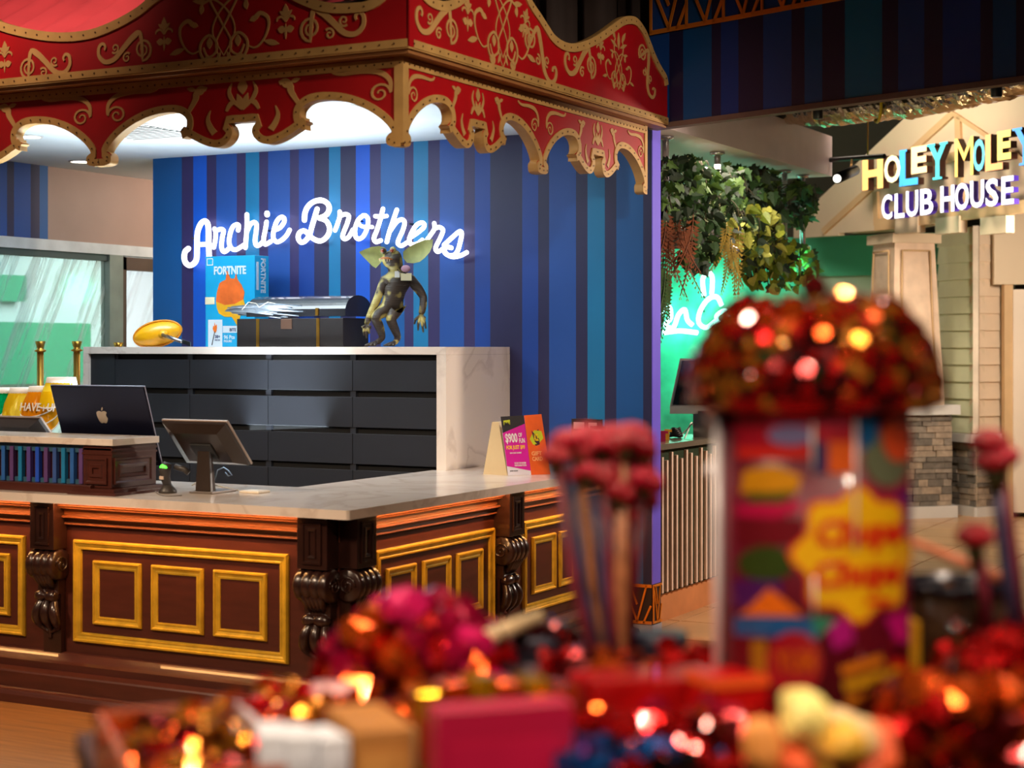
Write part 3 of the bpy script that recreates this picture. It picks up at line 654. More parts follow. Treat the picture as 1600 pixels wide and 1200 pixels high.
# pilasters with corbels
def cprof(z0, z1, n, amp, base):
    return [(base+amp*abs(sin(pi*k/n*4)), z0+(z1-z0)*k/n) for k in range(n+1)]
def corbel(o, U, N, w_):
    o = V(o)   # bottom-left corner at the body plane; U along the body, N outward
    P = lambda u, n, z: o+U*u+N*n+UZ*z
    def bx(mb, u0, u1, n0, n1, z0, z1, mi=0):
        c = P((u0+u1)/2, (n0+n1)/2, (z0+z1)/2); return mb.obox(c, U, UZ, N, abs(u1-u0), abs(z1-z0), abs(n1-n0), mi)
    pl = bx(MB(), .03, w_-.012, 0, .032, .20, .60).build('pilaster', DWOOD, ctr)
    bk_ = bx(MB(), 0, w_, 0, .098, .752, TB-.002).build('corbel_block', DWOOD, ctr, bevel=.003)
    MB().frame(P(.03, .098, .775), U, UZ, N, w_-.06, .19, [(0, 0), (0, .008), (.01, .008), (.014, .002), (.026, .002), (.030, .008), (.04, .006), (.04, 0)]).build('block_frame', DWOOD, bk_)
    # main grooved scroll (axis along the width)
    cw = w_+.02; n = 40; pr = []
    for k in range(n+1):
        t = k/n; r = .078-.012*(1-abs(sin(pi*t*4)))**2.5; pr.append((r if 0 < k < n else .068, -.01+cw*t))
    sc = MB().lathe(pr, P(0, .05, .675), U, 24, sc=(1, 1)).build('grooved_scroll', DWOOD, ctr)
    for e_, s_ in ((-.011, -1), (w_+.011, 1)):
        MB().tube([P(e_, .05+.045*cos(a*.55)*(1-a/22), .675+.045*sin(a*.55)*(1-a/22)) for a in range(20)], .006, 6).build('spiral_carving', DWOOD, sc)
    # fluted neck
    mb = MB()
    for k in range(5):
        u = .012+(w_-.024)*(k+.5)/5; mb.tube([P(u, .075, .66), P(u*.8+.1*w_, .092, .62), P(u*.7+.15*w_, .072, .585), P(u*.6+.2*w_, .04, .545)], [.017, .020, .016, .010], 8)
    mb.build('fluted_neck', DWOOD, ctr)
    bx(MB(), .01, w_-.01, 0, .055, .525, .66).build('neck_back', DWOOD, ctr, bevel=.004)
    # small double roll
    pr = [(.004, -.004), (.024, .0), (.030, .016), (.030, .04), (.018, .05), (.016, .058), (.026, .066), (.031, .082), (.031, .11), (.025, .126), (.02, w_-.03), (.004, w_-.022)]
    MB().lathe(pr, P(.012, .055, .515), U, 16).build('small_roll', DWOOD, ctr)
    # acanthus drop of three curved leaves
    for du, sp in ((.5, 0), (.28, -.22), (.74, .22)):
        pts = [P(w_*du, .045, .50), P(w_*(du+sp*.5), .070, .45), P(w_*(du+sp*.7), .066, .40), P(w_*(du+sp*.4), .04, .36), P(w_*(.5+sp*.1), .034, .33 if sp else .30)]
        MB().tube([q for q in cr(pts, 4)], [.010+.018*sin(pi*min(1, k/16+.12)) for k in range(17)], 8).build('acanthus_leaf', DWOOD, ctr)
for a, b in pil_l[1:]: corbel((a, B, 0), XL, NL, b-a)
corbel((pil_l[0][0], B, 0), XL, NL, .165)
for a, b in pil_r: corbel((-B, b, 0), V((0,-1,0)), NR, b-a)
# worktop
_cx = ony(797, 541, WY).x; _cy = onx(697, 541, _cx).y; _cx += .004; _cy -= .004
sl = [(XE-.02, 0), (-.012, 0), (0, .012), (0, YE), (_cx, YE), (_cx, _cy), (-.93, _cy), (-.93, .93), (XE-.02, .93)]
wt = MB().prism([[V((x, y, TB)) for x, y in sl]], (0, 0, TZ-TB)).build('marble_worktop', MARB, None, bevel=.004, origin=(-.5, .45, TB), label='continuous pale marble worktop lying over the L-shaped reception counter', category='worktop')

# ------------------------------------------------------------------ marble drawer cabinet behind the counter
CX1 = ony(797, 541, WY).x; CYF = onx(697, 541, CX1).y; CX0 = ony(130, 541, CYF).x; CT = 1.760; CB = CT-.046; th = .045
BLK = mat('black_laminate', (27, 29, 36), .5, 0, .12, 3, .04, 10); SLOT = mat('slot_black', (5, 5, 6), .8, 0, 0)
cab = thing('drawer_cabinet', 'tall white marble cabinet with rows of black drawers under the script sign', 'cabinet', ((CX0+CX1)/2, (CYF+WY)/2, 0))
MB().box((CX0, CYF, CB), (CX1, WY-.003, CT)).build('marble_top', MARB, cab, bevel=.002)
MB().box((CX1-th-.02, CYF, 0), (CX1, WY-.003, CB)).build('marble_side', MARB, cab)
MB().box((CX0, CYF, 0), (CX0+th, WY-.003, CB)).build('marble_side', MARB, cab)
xi0, xi1 = CX0+th, CX1-th-.02
MB().box((xi0, CYF+.05, 0), (xi1, WY-.02, CB)).build('carcass', SLOT, cab)
cols = [ony(p, 541, CYF+.03).x for p in (181, 297.5, 420, 552)]
MB().box((xi0+.001, CYF+.022, .02), (cols[0]-.002, CYF+.05, CB-.002)).build('end_filler', BLK, cab)
edges = cols+[xi1]
for c in range(4):
    a, b = edges[c], edges[c+1]
    for r in range(6):
        z1 = CB-.036-.222*r; z0 = z1-.184
        MB().box((a+.002, CYF+.022, z0), (b-.002, CYF+.045, z1)).build('drawer', BLK, cab, bevel=.0015)
    MB().box((a-.02, CYF+.028, .02), (a+.02, CYF+.049, CB-.002)).build('stile', BLK, cab)

# ------------------------------------------------------------------ things on the cabinet
ZC = CT
# boxed figure set
bx0 = ony(321, 541, CYF+.40); bw = .325; bd = .135; bh = .565
x0, y0 = bx0.x, CYF+.40
x1 = ony(398, 541, y0).x; x2 = x1; yb = onx(420, 541, x1).y
bh = ony(321, 401, y0).z-ZC
BB = mat('cyan_carton', (24, 156, 206), .35, 0, .12, 1.5); BW = mat('carton_white', (214, 226, 236), .45, 0, 0)
tb_ = thing('toy_box', 'tall cyan toy box lettered FORTNITE standing on the marble cabinet', 'box', ((x0+x1)/2, (y0+yb)/2, ZC))
MB().box((x0, y0, ZC), (x1, yb, ZC+bh)).build('carton', BB, tb_, bevel=.002)
bw = x1-x0
def bp(u, v, o=.001): return V((x0+u*bw, y0-o, ZC+v*bh))
mb = MB(); put_text(mb, 'FORTNITE', bp(.18, .795), XL, UZ, NL, bh*.095, width=bw*.65, bold=.035, depth=.002); mb.build('front_lettering', BW, tb_)
mb = MB(); put_text(mb, 'FORTNITE', V((x1+.001, y0+(yb-y0)*.42, ZC+bh*.97)), V((0,0,-1)), YD, NR, (yb-y0)*.34, width=bh*.38, bold=.035, depth=.002); mb.build('side_lettering', BW, tb_)
MB().box((x1, y0+.018, ZC+bh*.62), (x1+.0015, y0+.042, ZC+bh*.93)).build('side_strip', BW, tb_)
MB().box(bp(.06, .0), bp(.35, .30, .002)).build('white_card', BW, tb_)
MB().box(bp(.36, .155), bp(.66, .23, .002)).build('white_band', BW, tb_)
mb = MB(); put_text(mb, 'BITE', bp(.5, .17, .002), XL, UZ, NL, bh*.035, bold=.03, depth=.001); mb.build('band_lettering', mat('navy_ink', (20, 40, 90), .5), tb_)
mb = MB(); put_text(mb, '38+', bp(.20, .095, .002), XL, UZ, NL, bh*.036, bold=.03, depth=.001); put_text(mb, 'PIECES', bp(.20, .065, .002), XL, UZ, NL, bh*.018, bold=.02, depth=.001); mb.build('piece_count', MATS['navy_ink'], tb_, kind='stuff')
mb = MB(); put_text(mb, '96 Pcs', bp(.38, .085), XL, UZ, NL, bh*.045, bold=.03, depth=.001); put_text(mb, 'FIGURE', bp(.38, .05), XL, UZ, NL, bh*.026, bold=.03, depth=.001); mb.build('corner_lettering', BW, tb_, kind='stuff')
MB().tube([bp(.14, .02, .004), bp(.2, .17, .004)], .003, 6).build('torch_stick', BLACK, tb_)
mb = MB(); blobp = [(.19,.16),(.16,.20),(.17,.235),(.19,.22),(.195,.27),(.215,.23),(.24,.25),(.245,.21),(.235,.175),(.21,.155)]
mb.prism([[bp(a, b, .003) for a, b in blobp]], (0, -.002, 0)); mb.build('torch_flame', mat('flame_print', (226, 110, 30), .5), tb_)
# plain orange-yellow spiky shape in place of the printed picture
OR = mat('orange_print', (214, 96, 30), .5, 0, .25, 9); YE_ = mat('amber_print', (220, 160, 24), .5, 0, .15, 9)
mb = MB(); mb.prism([[bp(a, b, .002) for a, b in [(.22,.50),(.24,.60),(.27,.66),(.29,.70),(.34,.72),(.42,.74),(.44,.85),(.52,.75),(.60,.75),(.63,.81),(.66,.74),(.74,.68),(.80,.60),(.78,.52),(.6,.47),(.4,.46)]]], (0, -.001, 0)); mb.build('printed_shape_top', OR, tb_)
mb = MB(); mb.prism([[bp(a, b, .002) for a, b in [(.22,.50),(.4,.46),(.6,.47),(.78,.52),(.82,.44),(.74,.40),(.70,.30),(.66,.22),(.60,.28),(.54,.33),(.40,.33),(.28,.37),(.24,.43)]]], (0, -.001, 0)); mb.build('printed_shape_base', YE_, tb_)
MB().box(bp(.0, .47, .001), bp(.19, .55, .003)).build('price_sticker', mat('cream_sticker', (232, 226, 190), .5), tb_)
MB().frame(bp(.03, .90), XL, UZ, NL, bw*.13, bh*.08, [(0, 0), (0, .001), (.006, .001), (.006, 0)]).build('emblem_frame', BW, tb_)

# black trunk with domed lid
ty = CYF+.05; tx0 = ony(370, 541, ty).x; tx1 = ony(536, 541, ty).x; tyb = onx(576, 541, tx1).y; tyb = min(tyb, CYF+.36)
tz = ony(400, 498, ty).z
TL = mat('trunk_black', (30, 24, 24), .5, 0, .2, 9, .06, 30); BRS = mat('brass', (200, 150, 64), .28, .9, .1)
tr = thing('storage_trunk', 'black trunk with brass straps and a raised domed lid on the marble cabinet', 'trunk', ((tx0+tx1)/2, (ty+tyb)/2, ZC))
MB().box((tx0, ty, ZC), (tx1, tyb, tz)).build('body', TL, tr, bevel=.003)
n = 14; lz = tz+.012; dp = tyb-ty
mb = MB(); loop = [(ty-.006, lz), (ty-.006, lz+.045)]+[(ty+dp/2-(dp/2+.0)*cos(pi*k/n), lz+.045+.085*sin(pi*k/n)) for k in range(1, n)]+[(tyb+.006, lz+.045), (tyb+.006, lz)]
lxa = ony(404, 541, ty).x-.09
mb.prism([[V((lxa, a, b)) for a, b in loop]], (tx1+.02-lxa, 0, 0)); lid = mb.build('domed_lid', mat('trunk_lid', (38, 38, 42), .25, 0, .1, coat=.5), tr)
for px in (403, 497):
    X = ony(px, 541, ty).x; MB().box((X-.011, ty-.004, ZC), (X+.011, ty, tz)).build('brass_strap', BRS, tr)
X = ony(448, 541, ty).x; MB().box((X-.042, ty-.006, ony(448, 514, ty).z), (X+.042, ty, tz-.002)).build('lock_plate', mat('bronze_plate', (104, 76, 62), .4, .5), tr, bevel=.003)
X = ony(497, 541, ty).x; MB().box((X-.010, ty-.016, lz+.004), (X+.010, ty-.006, lz+.05)).build('hasp', BRS, tr)
# bundle of grey ribs lying across the trunk corner
bn = thing('feather_bundle', 'bundle of glossy grey folded sticks lying across the left end of the trunk', 'bundle', tuple(ony(415, 487, ty-.03)))
GR = mat('grey_gloss', (120, 128, 138), .3, .4, .2, 20)
for k in range(13):
    a = ony(352+random.random()*20, 478+k*.9+random.random()*3, ty-.05+k*.006); b_ = ony(425+random.random()*50, 478+k*1.7, ty-.04+k*.004)
    m_ = (a+b_)/2+V((0, 0, .012)); MB().tube([a, m_, b_], [.004, .012, .005], 6).build('stick', GR, bn)
MB().tube([ony(*q, ty-.06) for q in ((378, 484), (388, 472), (400, 474), (405, 480), (418, 472), (430, 474))], .002, 5).build('twine', mat('pale_twine', (210, 200, 180), .8), bn)

# yellow rounded toy with silver handle
yt = thing('toy_mallet', 'yellow rounded plastic toy with a silver handle lying at the cabinet left end', 'toy', tuple(ony(250, 541, CYF+.12)[:2])+(ZC,))
YP = mat('yellow_plastic', (240, 172, 16), .3, 0, .08, 4, coat=.4)
c = ony(247, 522, CYF+.13); ax = (RT*.93+UZ*.22).normalized(); M_ = Matrix((ax, FW, ax.cross(FW))).transposed()
c.z = max(c.z, ZC+.085)
MB().ball(c, (.165, .075, .078), 24, 14, M=M_).build('body', YP, yt)
MB().tube([c+ax*.158*cos(t)-FW*.02+ax.cross(FW)*.082*sin(t) for t in [2*pi*k/36 for k in range(36)]], .007, 8, closed=True).build('rim', mat('amber_rim', (206, 130, 20), .4), yt)
h0 = ony(254, 523, CYF+.03); h1 = ony(284, 534, CYF-.0)
MB().tube([h0+FW*.05, h0], .028, 12).build('socket', YP, yt)
MB().tube([h0, h1], .012, 10).build('silver_handle', SILVER, yt)
MB().obox(ony(291, 535.5, CYF+.02), (h1-h0).normalized(), UZ, FW, .085, .028, .03).build('black_tip', BLACK, yt)

# goblin figurine: one continuous skinned body, generic
def skin_obj(name, verts, edges, radii, m, parent, lvl=1):
    me = bpy.data.meshes.new(name); me.from_pydata([tuple(v) for v in verts], edges, []); o = bpy.data.objects.new(name, me); COL.objects.link(o)
    o.parent = parent; sk = o.modifiers.new('skin', 'SKIN'); sk.use_smooth_shade = True
    lay = me.skin_vertices[0] if me.skin_vertices else None
    if lay is None:
        bm = bmesh.new(); bm.from_mesh(me); bm.verts.layers.skin.verify(); bm.to_mesh(me); bm.free(); lay = me.skin_vertices[0]
    for i, r in enumerate(radii):
        lay.data[i].radius = (r, r) if not isinstance(r, tuple) else r
        lay.data[i].use_root = (i == 0)
    ss = o.modifiers.new('sub', 'SUBSURF'); ss.levels = lvl; ss.render_levels = lvl
    me.materials.append(m); return o
gy = CYF+.22; g0 = ony(618, 541, gy); g0.z = ZC
gob = thing('goblin_figurine', 'brown and tan big-eared goblin figurine standing at the right of the trunk', 'figurine', tuple(g0), rz=AN)
S_ = (g0-CAM).dot(FW)/F
def gp_(px, py, w_=0): return V(((px-618)*S_, w_, (540.5-py)*S_))
GB = bpy.data.materials.new('goblin_skin'); GB.use_nodes = True; nt = GB.node_tree; b_ = nt.nodes['Principled BSDF']; b_.inputs['Roughness'].default_value = .5
tc = nt.nodes.new('ShaderNodeTexCoord'); nn = nt.nodes.new('ShaderNodeTexNoise'); nn.inputs['Scale'].default_value = 11; nn.inputs['Detail'].default_value = 1.5
rr = nt.nodes.new('ShaderNodeValToRGB'); rr.color_ramp.interpolation = 'EASE'
for i_, (p_, c_) in enumerate(((.0, (44, 36, 32)), (.53, (62, 50, 40)), (.585, (150, 136, 76)), (.63, (176, 160, 92)))):
    e_ = rr.color_ramp.elements[i_] if i_ < 2 else rr.color_ramp.elements.new(p_)
    e_.position = p_; e_.color = (*lin(c_), 1)
bp_ = nt.nodes.new('ShaderNodeBump'); bp_.inputs['Strength'].default_value = .15; bp_.inputs['Distance'].default_value = .01
wv = nt.nodes.new('ShaderNodeTexWave'); wv.bands_direction = 'Z'; wv.inputs['Scale'].default_value = 22; wv.inputs['Distortion'].default_value = 2
nt.links.new(tc.outputs['Object'], nn.inputs['Vector']); nt.links.new(nn.outputs['Fac'], rr.inputs['Fac']); nt.links.new(rr.outputs['Color'], b_.inputs['Base Color'])
nt.links.new(tc.outputs['Object'], wv.inputs['Vector']); nt.links.new(wv.outputs['Fac'], bp_.inputs['Height']); nt.links.new(bp_.outputs['Normal'], b_.inputs['Normal'])
vs = [gp_(612, 483), gp_(614, 466, -.01), gp_(618, 447, -.01), gp_(620, 433), gp_(619, 423, -.01), gp_(616, 399, -.02), gp_(601, 405, -.075),     # 0-6 spine, head, muzzle
      gp_(601, 437), gp_(594, 455, -.01), gp_(588, 470, -.02), gp_(578, 492, -.03), gp_(573, 507, -.04),                                        # 7-11 left arm
      gp_(642, 436), gp_(654, 450), gp_(662, 463), gp_(661, 480, -.02), gp_(658, 491, -.03),                                                     # 12-16 right arm
      gp_(600, 484, -.02), gp_(587, 495, -.07), gp_(594, 510, -.03), gp_(598, 527, -.0), gp_(588, 535, -.06),                                    # 17-21 left leg
      gp_(620, 485, -.01), gp_(611, 497, -.07), gp_(617, 512, -.02), gp_(622, 527, .01), gp_(617, 535, -.06)]                                    # 22-26 right leg
ed = [(0,1),(1,2),(2,3),(3,4),(4,5),(5,6),(3,7),(7,8),(8,9),(9,10),(10,11),(3,12),(12,13),(13,14),(14,15),(15,16),(0,17),(17,18),(18,19),(19,20),(20,21),(0,22),(22,23),(23,24),(24,25),(25,26)]
rd = [.062, .062, .072, .06, .036, .085, .046, .036, .028, .026, .022, .018, .038, .032, .026, .024, .018, .045, .036, .030, .022, .018, .045, .036, .030, .022, .018]
skin_obj('body', vs, ed, rd, GB, gob, 2)
for hx, hy, hw_, sp in ((573, 507, -.04, ((569, 513), (570, 523), (574, 527), (578, 520), (580, 512))), (658, 491, -.03, ((648, 505), (654, 515), (662, 518), (666, 512), (664, 500)))):
    for k, (fx, fy) in enumerate(sp):
        a = gp_(hx, hy, hw_); e_ = gp_(fx, fy, hw_-.015); m_ = (a*.45+e_*.55)+V(((k-2)*.006, -.012, .002))
        MB().tube([a, m_, e_], [.010, .009, .005], 7).build('finger', GB, gob, local=True)
for fx, fw_ in ((588, -.06), (617, -.06)):
    for k in (-1, 0, 1):
        a = gp_(fx, 534, fw_); MB().tube([a, a+V((-.02+k*.018, -.03, -.012)), a+V((-.03+k*.03, -.055, -.016))], [.013, .011, .004], 7).build('toe', GB, gob, local=True)
EIN = mat('ear_inside', (176, 178, 108), .6, 0, .15, 20)
def ear(outline, centre, w0):
    c = gp_(*centre, -.005); P = [gp_(x, y, w0*t) for x, y, t in outline]; n = len(P); mb = MB()
    vs = [c+V((0, .02, 0))]+P+[c+V((0, .04, 0))]+[p+V((0, .012, 0)) for p in P]
    mb.add(vs, [(0, 1+i, 1+(i+1) % n) for i in range(n)], 0, True); mb.add(vs, [(n+1, n+2+(i+1) % n, n+2+i) for i in range(n)]+[(1+i, n+2+i, n+2+(i+1) % n, 1+(i+1) % n) for i in range(n)], 1, True)
    return mb.build('ear', [EIN, GB], gob, local=True)
ear([(601,385,.1),(592,383,.3),(580,385,.6),(570,389,.9),(562,393,1.1),(568,400,1),(576,408,1),(583,415,1),(588,418,1),(593,412,.6),(597,407,.3),(601,400,.1)], (592, 396), -.04)
ear([(630,392,.1),(638,385,.2),(650,379,.5),(664,374,.9),(677,373,1.1),(676,384,1.1),(672,393,1),(664,402,.9),(656,408,.7),(646,410,.4),(636,409,.1),(630,402,0)], (646, 395), -.04)
for ex, ew in ((600, -.075), (615, -.085)):
    MB().ball(gp_(ex, 391 if ex == 600 else 390, ew+.02), .020, 12, 8).build('brow', GB, gob, local=True)
    MB().ball(gp_(ex-1, 391, ew), .012, 10, 7).build('eye', mat('red_eye', (150, 60, 40), .2, coat=.5), gob, local=True)
MB().tube([gp_(x, y, w_) for x, y, w_ in ((594, 405, -.10), (600, 403, -.115), (608, 403, -.11), (615, 405, -.09))], [.003, .006, .006, .003], 7).build('mouth', mat('mouth_amber', (196, 120, 60), .4), gob, local=True)
for k in range(5):
    a = gp_(596+k*3.6, 404, -.115+.004*k); MB().tube([a, a+V((0, -.002, -.018))], [.004, .001], 5).build('tooth', mat('ivory', (226, 214, 180), .4), gob, local=True)
for x_, y_, w_, h_, m_ in ((622, 428, .03, .038, WHITE), (636, 432, .066, .045, mat('cream_tag', (226, 214, 170), .5))):
    a = gp_(x_, y_, -.085); MB().obox(a, V((1,0,0)), UZ, V((0,-1,0)), w_, h_, .003).build('tag', m_, gob, local=True)
MB().tube([gp_(622, 420, -.06), gp_(625, 424, -.09), gp_(636, 427, -.085), gp_(640, 418, -.04)], .003, 5).build('tag_string', BLACK, gob, local=True)
MB().ball(gp_(635, 419, -.07), (.03, .012, .022), 10, 6).build('bow', mat('pink_bow', (200, 150, 170), .5), gob, local=True)

# ------------------------------------------------------------------ things on the worktop
# raised till box at the left end
RZ = TZ; rxr = ony(176, 541, .10).x
rt = thing('till_riser', 'low mahogany till box with striped blue slats and marble cap on the worktop', 'till box', (-2.3, .3, TZ))
ryb = .35; RX0 = XE+.02
fx = ony(163, 541, .13).x; zt_ = ony(100, 690, .13).z
zc0 = ony(176, 697, .10).z; zc1 = ony(176, 686.5, .10).z
MB().box((RX0, .10, zc0), (rxr, .10+ryb, zc1)).build('marble_cap', MARB, rt, bevel=.002)
MB().box((RX0, .145, TZ), (fx, .13+ryb-.04, zc0)).build('box_body', WOOD, rt)
pw0 = ony(133, 541, .13).x
MB().box((pw0, .115, TZ+.03), (rxr-.02, .13+ryb-.03, zc0)).build('end_post', WOOD, rt, bevel=.004)
MB().frame((pw0+.015, .115, TZ+.05), XL, UZ, NL, (rxr-.02-pw0)-.04, .13, [(0, 0), (0, .010), (.008, .010), (.016, .003), (.03, .003), (.036, .009), (.05, .008), (.05, 0)]).build('post_panel', WOOD, rt)
MB().frame((rxr-.02, .13, TZ+.05), YD, UZ, NR, ryb-.07, .13, [(0, 0), (0, .010), (.008, .010), (.016, .003), (.03, .003), (.036, .009), (.05, .008), (.05, 0)]).build('post_panel', WOOD, rt)
for i_ in range(3): MB().box((pw0-.005+.003*i_, .112+.003*i_, TZ+.195+.022*i_), (rxr-.014, .13+ryb-.03, TZ+.205+.022*i_)).build('post_moulding', WOOD, rt)
MB().box((RX0, .085, TZ), (fx-.05, .145, TZ+.045)).build('base_rail', WOOD, rt, bevel=.004)
MB().box((ony(104, 541, .05).x, .055, TZ+.0), (rxr+.055, .13+ryb+.02, TZ+.014)).box((ony(112, 541, .07).x, .075, TZ+.014), (rxr+.03, .13+ryb, TZ+.03)).build('post_foot', WOOD, rt)
sx0 = RX0; scol = ['plum', 'harbour', 'teal', 'navy', 'plum', 'bright', 'dusk', 'teal']
z_a, z_b = ony(60, 755, .14).z, ony(60, 695, .14).z
TEALR = mat('slat_rail_teal', (46, 86, 110), .5, 0, .1)
MB().box((RX0, .128, z_a-.012), (pw0, .142, z_a+.03)).build('slat_rail', TEALR, rt)
MB().box((RX0, .128, zc0-.04), (pw0, .142, zc0)).build('slat_rail', TEALR, rt)
MB().box((RX0, .1435, z_a), (pw0, .1455, zc0)).build('slat_backing', mat('maroon_back', (58, 8, 20), .6), rt)
pitch = (ony(133, 541, .13).x-ony(9, 541, .13).x)/9.2
for k in range(14):
    xs = ony(131, 541, .13).x-pitch*k-.022
    if xs < RX0: break
    MB().box((xs, .118, z_a+.01), (xs+.024, .142, zc0-.02)).build('slat', mat('slat_'+scol[k % 8], {'plum': (92, 62, 120), 'harbour': (40, 96, 170), 'teal': (20, 120, 170), 'navy': (52, 84, 150), 'bright': (30, 80, 200), 'dusk': (84, 66, 140)}[scol[k % 8]], .5), rt)

# computer seen from behind
NAVY = mat('shaded_silver', (22, 24, 44), .3, .6, .05)  # silver casing, its dark shaded look put into the colour
def quadslab(P, th_, mb=None, mi=0):    # P: TL,TR,BR,BL ; th_ vector
    mb = mb or MB(); P = [V(p) for p in P]; Q = [p+th_ for p in P]
    return mb.add(P+Q, [(0,1,2,3), (7,6,5,4), (0,4,5,1), (1,5,6,2), (2,6,7,3), (3,7,4,0)], mi)
def logo_apple(P00, U, W_, N, s, m, parent, name='emblem'):
    half = [(0,.80),(.12,.86),(.30,.86),(.44,.76),(.47,.60),(.44,.40),(.36,.18),(.24,.02),(.12,.0),(0,.05)]
    pts = cr([V((x, y, 0)) for x, y in half], 4); R_ = [(v.x, v.y) for v in pts]
    L = [(-x, y) for x, y in R_[::-1]]
    out = []
    for x, y in R_+L[1:-1]:
        if x > .2:
            d = sqrt((x-.56)**2+(y-.55)**2)
            if d < .22: x = .56-sqrt(max(0, .22**2-(y-.55)**2))
        out.append(P00+U*x*s+W_*y*s+N*.001)
    MB().prism([out], N*.001).build(name, m, parent)
    lf = [(.02,.90),(.02,1.0),(.08,1.10),(.18,1.16),(.19,1.06),(.14,.96),(.06,.90)]
    MB().prism([[P00+U*x*s+W_*y*s+N*.001 for x, y in lf]], N*.001).build(name+'_leaf', m, parent)
yi = .62
TLp = ony(78, 605, yi-.14); TRp = ony(224, 605, yi-.14)
BRp = ony(246, 727, yi); BLp = ony(98, 722, yi)
BRp.z = BLp.z = min(BRp.z, BLp.z); TLp.z = TRp.z
w_i = (TRp-TLp).length; BLp = V((TLp.x, BRp.y, BRp.z)); BRp = V((TRp.x, BRp.y, BRp.z))
Ui = XL; Wi = (TLp-BLp).normalized(); Ni = Ui.cross(Wi).normalized()
if Ni.y > 0: Ni = -Ni
mac = thing('desktop_computer', 'large dark desktop computer seen from behind with a pale fruit emblem', 'computer', ((TLp.x+TRp.x)/2, yi, TZ))
quadslab([TLp, TRp, BRp, BLp], -Ni*.012).build('screen_shell', NAVY, mac, bevel=.005)
MB().obox((TLp+TRp+BRp+BLp)/4-Ni*.010, Ui, Wi, Ni, w_i+.006, (TLp-BLp).length+.006, .006).build('screen_rim', mat('rim_grey', (150, 152, 170), .3, .7), mac)
logo_apple((TLp+TRp+BRp+BLp)/4+Wi*.045-Wi*.03+Ni*.001, Ui, Wi, Ni, .078, mat('emblem_champagne', (200, 184, 164), .25, .6), mac)
cI = (BRp+BLp)/2+Wi*.10
mb = MB(); sw = .07
mb.add([cI+V((-sw, -.005, 0)), cI+V((sw, -.005, 0)), V((cI.x+sw, yi-.09, TZ+.006)), V((cI.x-sw, yi-.09, TZ+.006)), cI+V((-sw, .005, 0)), cI+V((sw, .005, 0)), V((cI.x+sw, yi-.08, TZ+.006)), V((cI.x-sw, yi-.08, TZ+.006))], [(0,1,2,3), (7,6,5,4), (0,4,5,1), (1,5,6,2), (2,6,7,3), (3,7,4,0)])
mb.box((cI.x-sw, yi-.09, TZ), (cI.x+sw, yi+.07, TZ+.007)); mb.build('stand', NAVY, mac)
p = BRp-Ui*.022+Wi*.03; MB().lathe([(.006, .0), (.006, .002), (.0, .002)], p, Ni, 10).build('power_button', BLACK, mac)

# point of sale terminals seen from behind
def pos(px_tl, px_tr, py_t, px_br, py_b, y_b, dy, name, label, foot, standpx):
    TLq = ony(px_tl, py_t, y_b-dy); TRq = ony(px_tr, py_t, y_b-dy); BRq = ony(px_br, py_b, y_b)
    TRq.z = TLq.z; wd = TRq.x-TLq.x; BLq = V((BRq.x-wd, y_b, BRq.z)); BRq = V((BRq.x, y_b, BRq.z))
    TLq = V((BLq.x, TLq.y, TLq.z)); TRq = V((BRq.x, TRq.y, TRq.z))
    W_ = (TLq-BLq).normalized(); N = XL.cross(W_).normalized(); N = N if N.z < 0 or N.y < 0 else -N
    if N.y > 0: N = -N
    c = (TLq+TRq+BLq+BRq)/4; h = (TLq-BLq).length
    t = thing(name, label, 'till screen', (c.x, y_b, TZ))
    MB().obox(c-N*.006, XL, W_, N, wd, h, .012).build('bezel', mat('bezel_silver', (168, 150, 138), .35, .5), t, bevel=.004)
    mb = MB(); o = [(-.5, -.5), (.5, -.5), (.5, .5), (-.5, .5)]; vs = []
    for k, d in ((.97, .0), (.95, .012), (.66, .04), (.0, .04)):
        vs += [c+XL*a*wd*k+W_*b_*h*k+N*d for a, b_ in o]
    mb.add(vs, [(i*4+k, i*4+(k+1) % 4, (i+1)*4+(k+1) % 4, (i+1)*4+k) for i in range(3) for k in range(4)]); mb.build('rear_housing', mat('housing_bronze_black', (46, 36, 32), .3, .1, coat=.3), t)
    MB().obox(c+N*.043-W_*.02, XL, W_, N, .13, .10, .012).build('mount_plate', BLACK, t, bevel=.003)
    MB().obox(c-N*.013, XL, W_, N, wd*.94, h*.9, .002).build('display', BLACK, t)
    a = c+N*.045-W_*.01; w2 = .035; fy = y_b-dy*.45+foot
    mb = MB().add([a+XL*-w2, a+XL*w2, V((a.x+w2+.012, fy+.02, TZ+.012)), V((a.x-w2-.012, fy+.02, TZ+.012)), a+XL*-w2-N*.03+UZ*.01, a+XL*w2-N*.03+UZ*.01, V((a.x+w2+.012, fy+.065, TZ+.012)), V((a.x-w2-.012, fy+.065, TZ+.012))], [(0,1,2,3), (7,6,5,4), (0,4,5,1), (1,5,6,2), (2,6,7,3), (3,7,4,0)])
    mb.build('stand_arm', mat('stand_bronze', (60, 48, 42), .35, .3), t, bevel=.003)
    quadslab([a+XL*w2+XL*.001, a+XL*w2-N*.012+XL*.001, V((a.x+w2+.014, fy+.035, TZ+.012)), V((a.x+w2+.014, fy+.02, TZ+.012))], XL*.002).build('silver_trim', SILVER, t)
    MB().box((a.x-.07, fy, TZ), (a.x+.07, fy+.20, TZ+.012)).build('stand_foot', mat('foot_steel', (150, 140, 134), .3, .8), t, bevel=.003)
    return t, c, N, W_
pt, pc, pn, pw = pos(243, 346, 656, 394, 726, .52, .20, 'till_terminal', 'tilted till touchscreen seen from behind on a wedge stand beside the barcode scanner', -.06, 318)
pos(-45, 62, 650, 96, 700, .72, .16, 'till_terminal', 'black till screen half hidden behind the mahogany till box at far left', 0, 20)
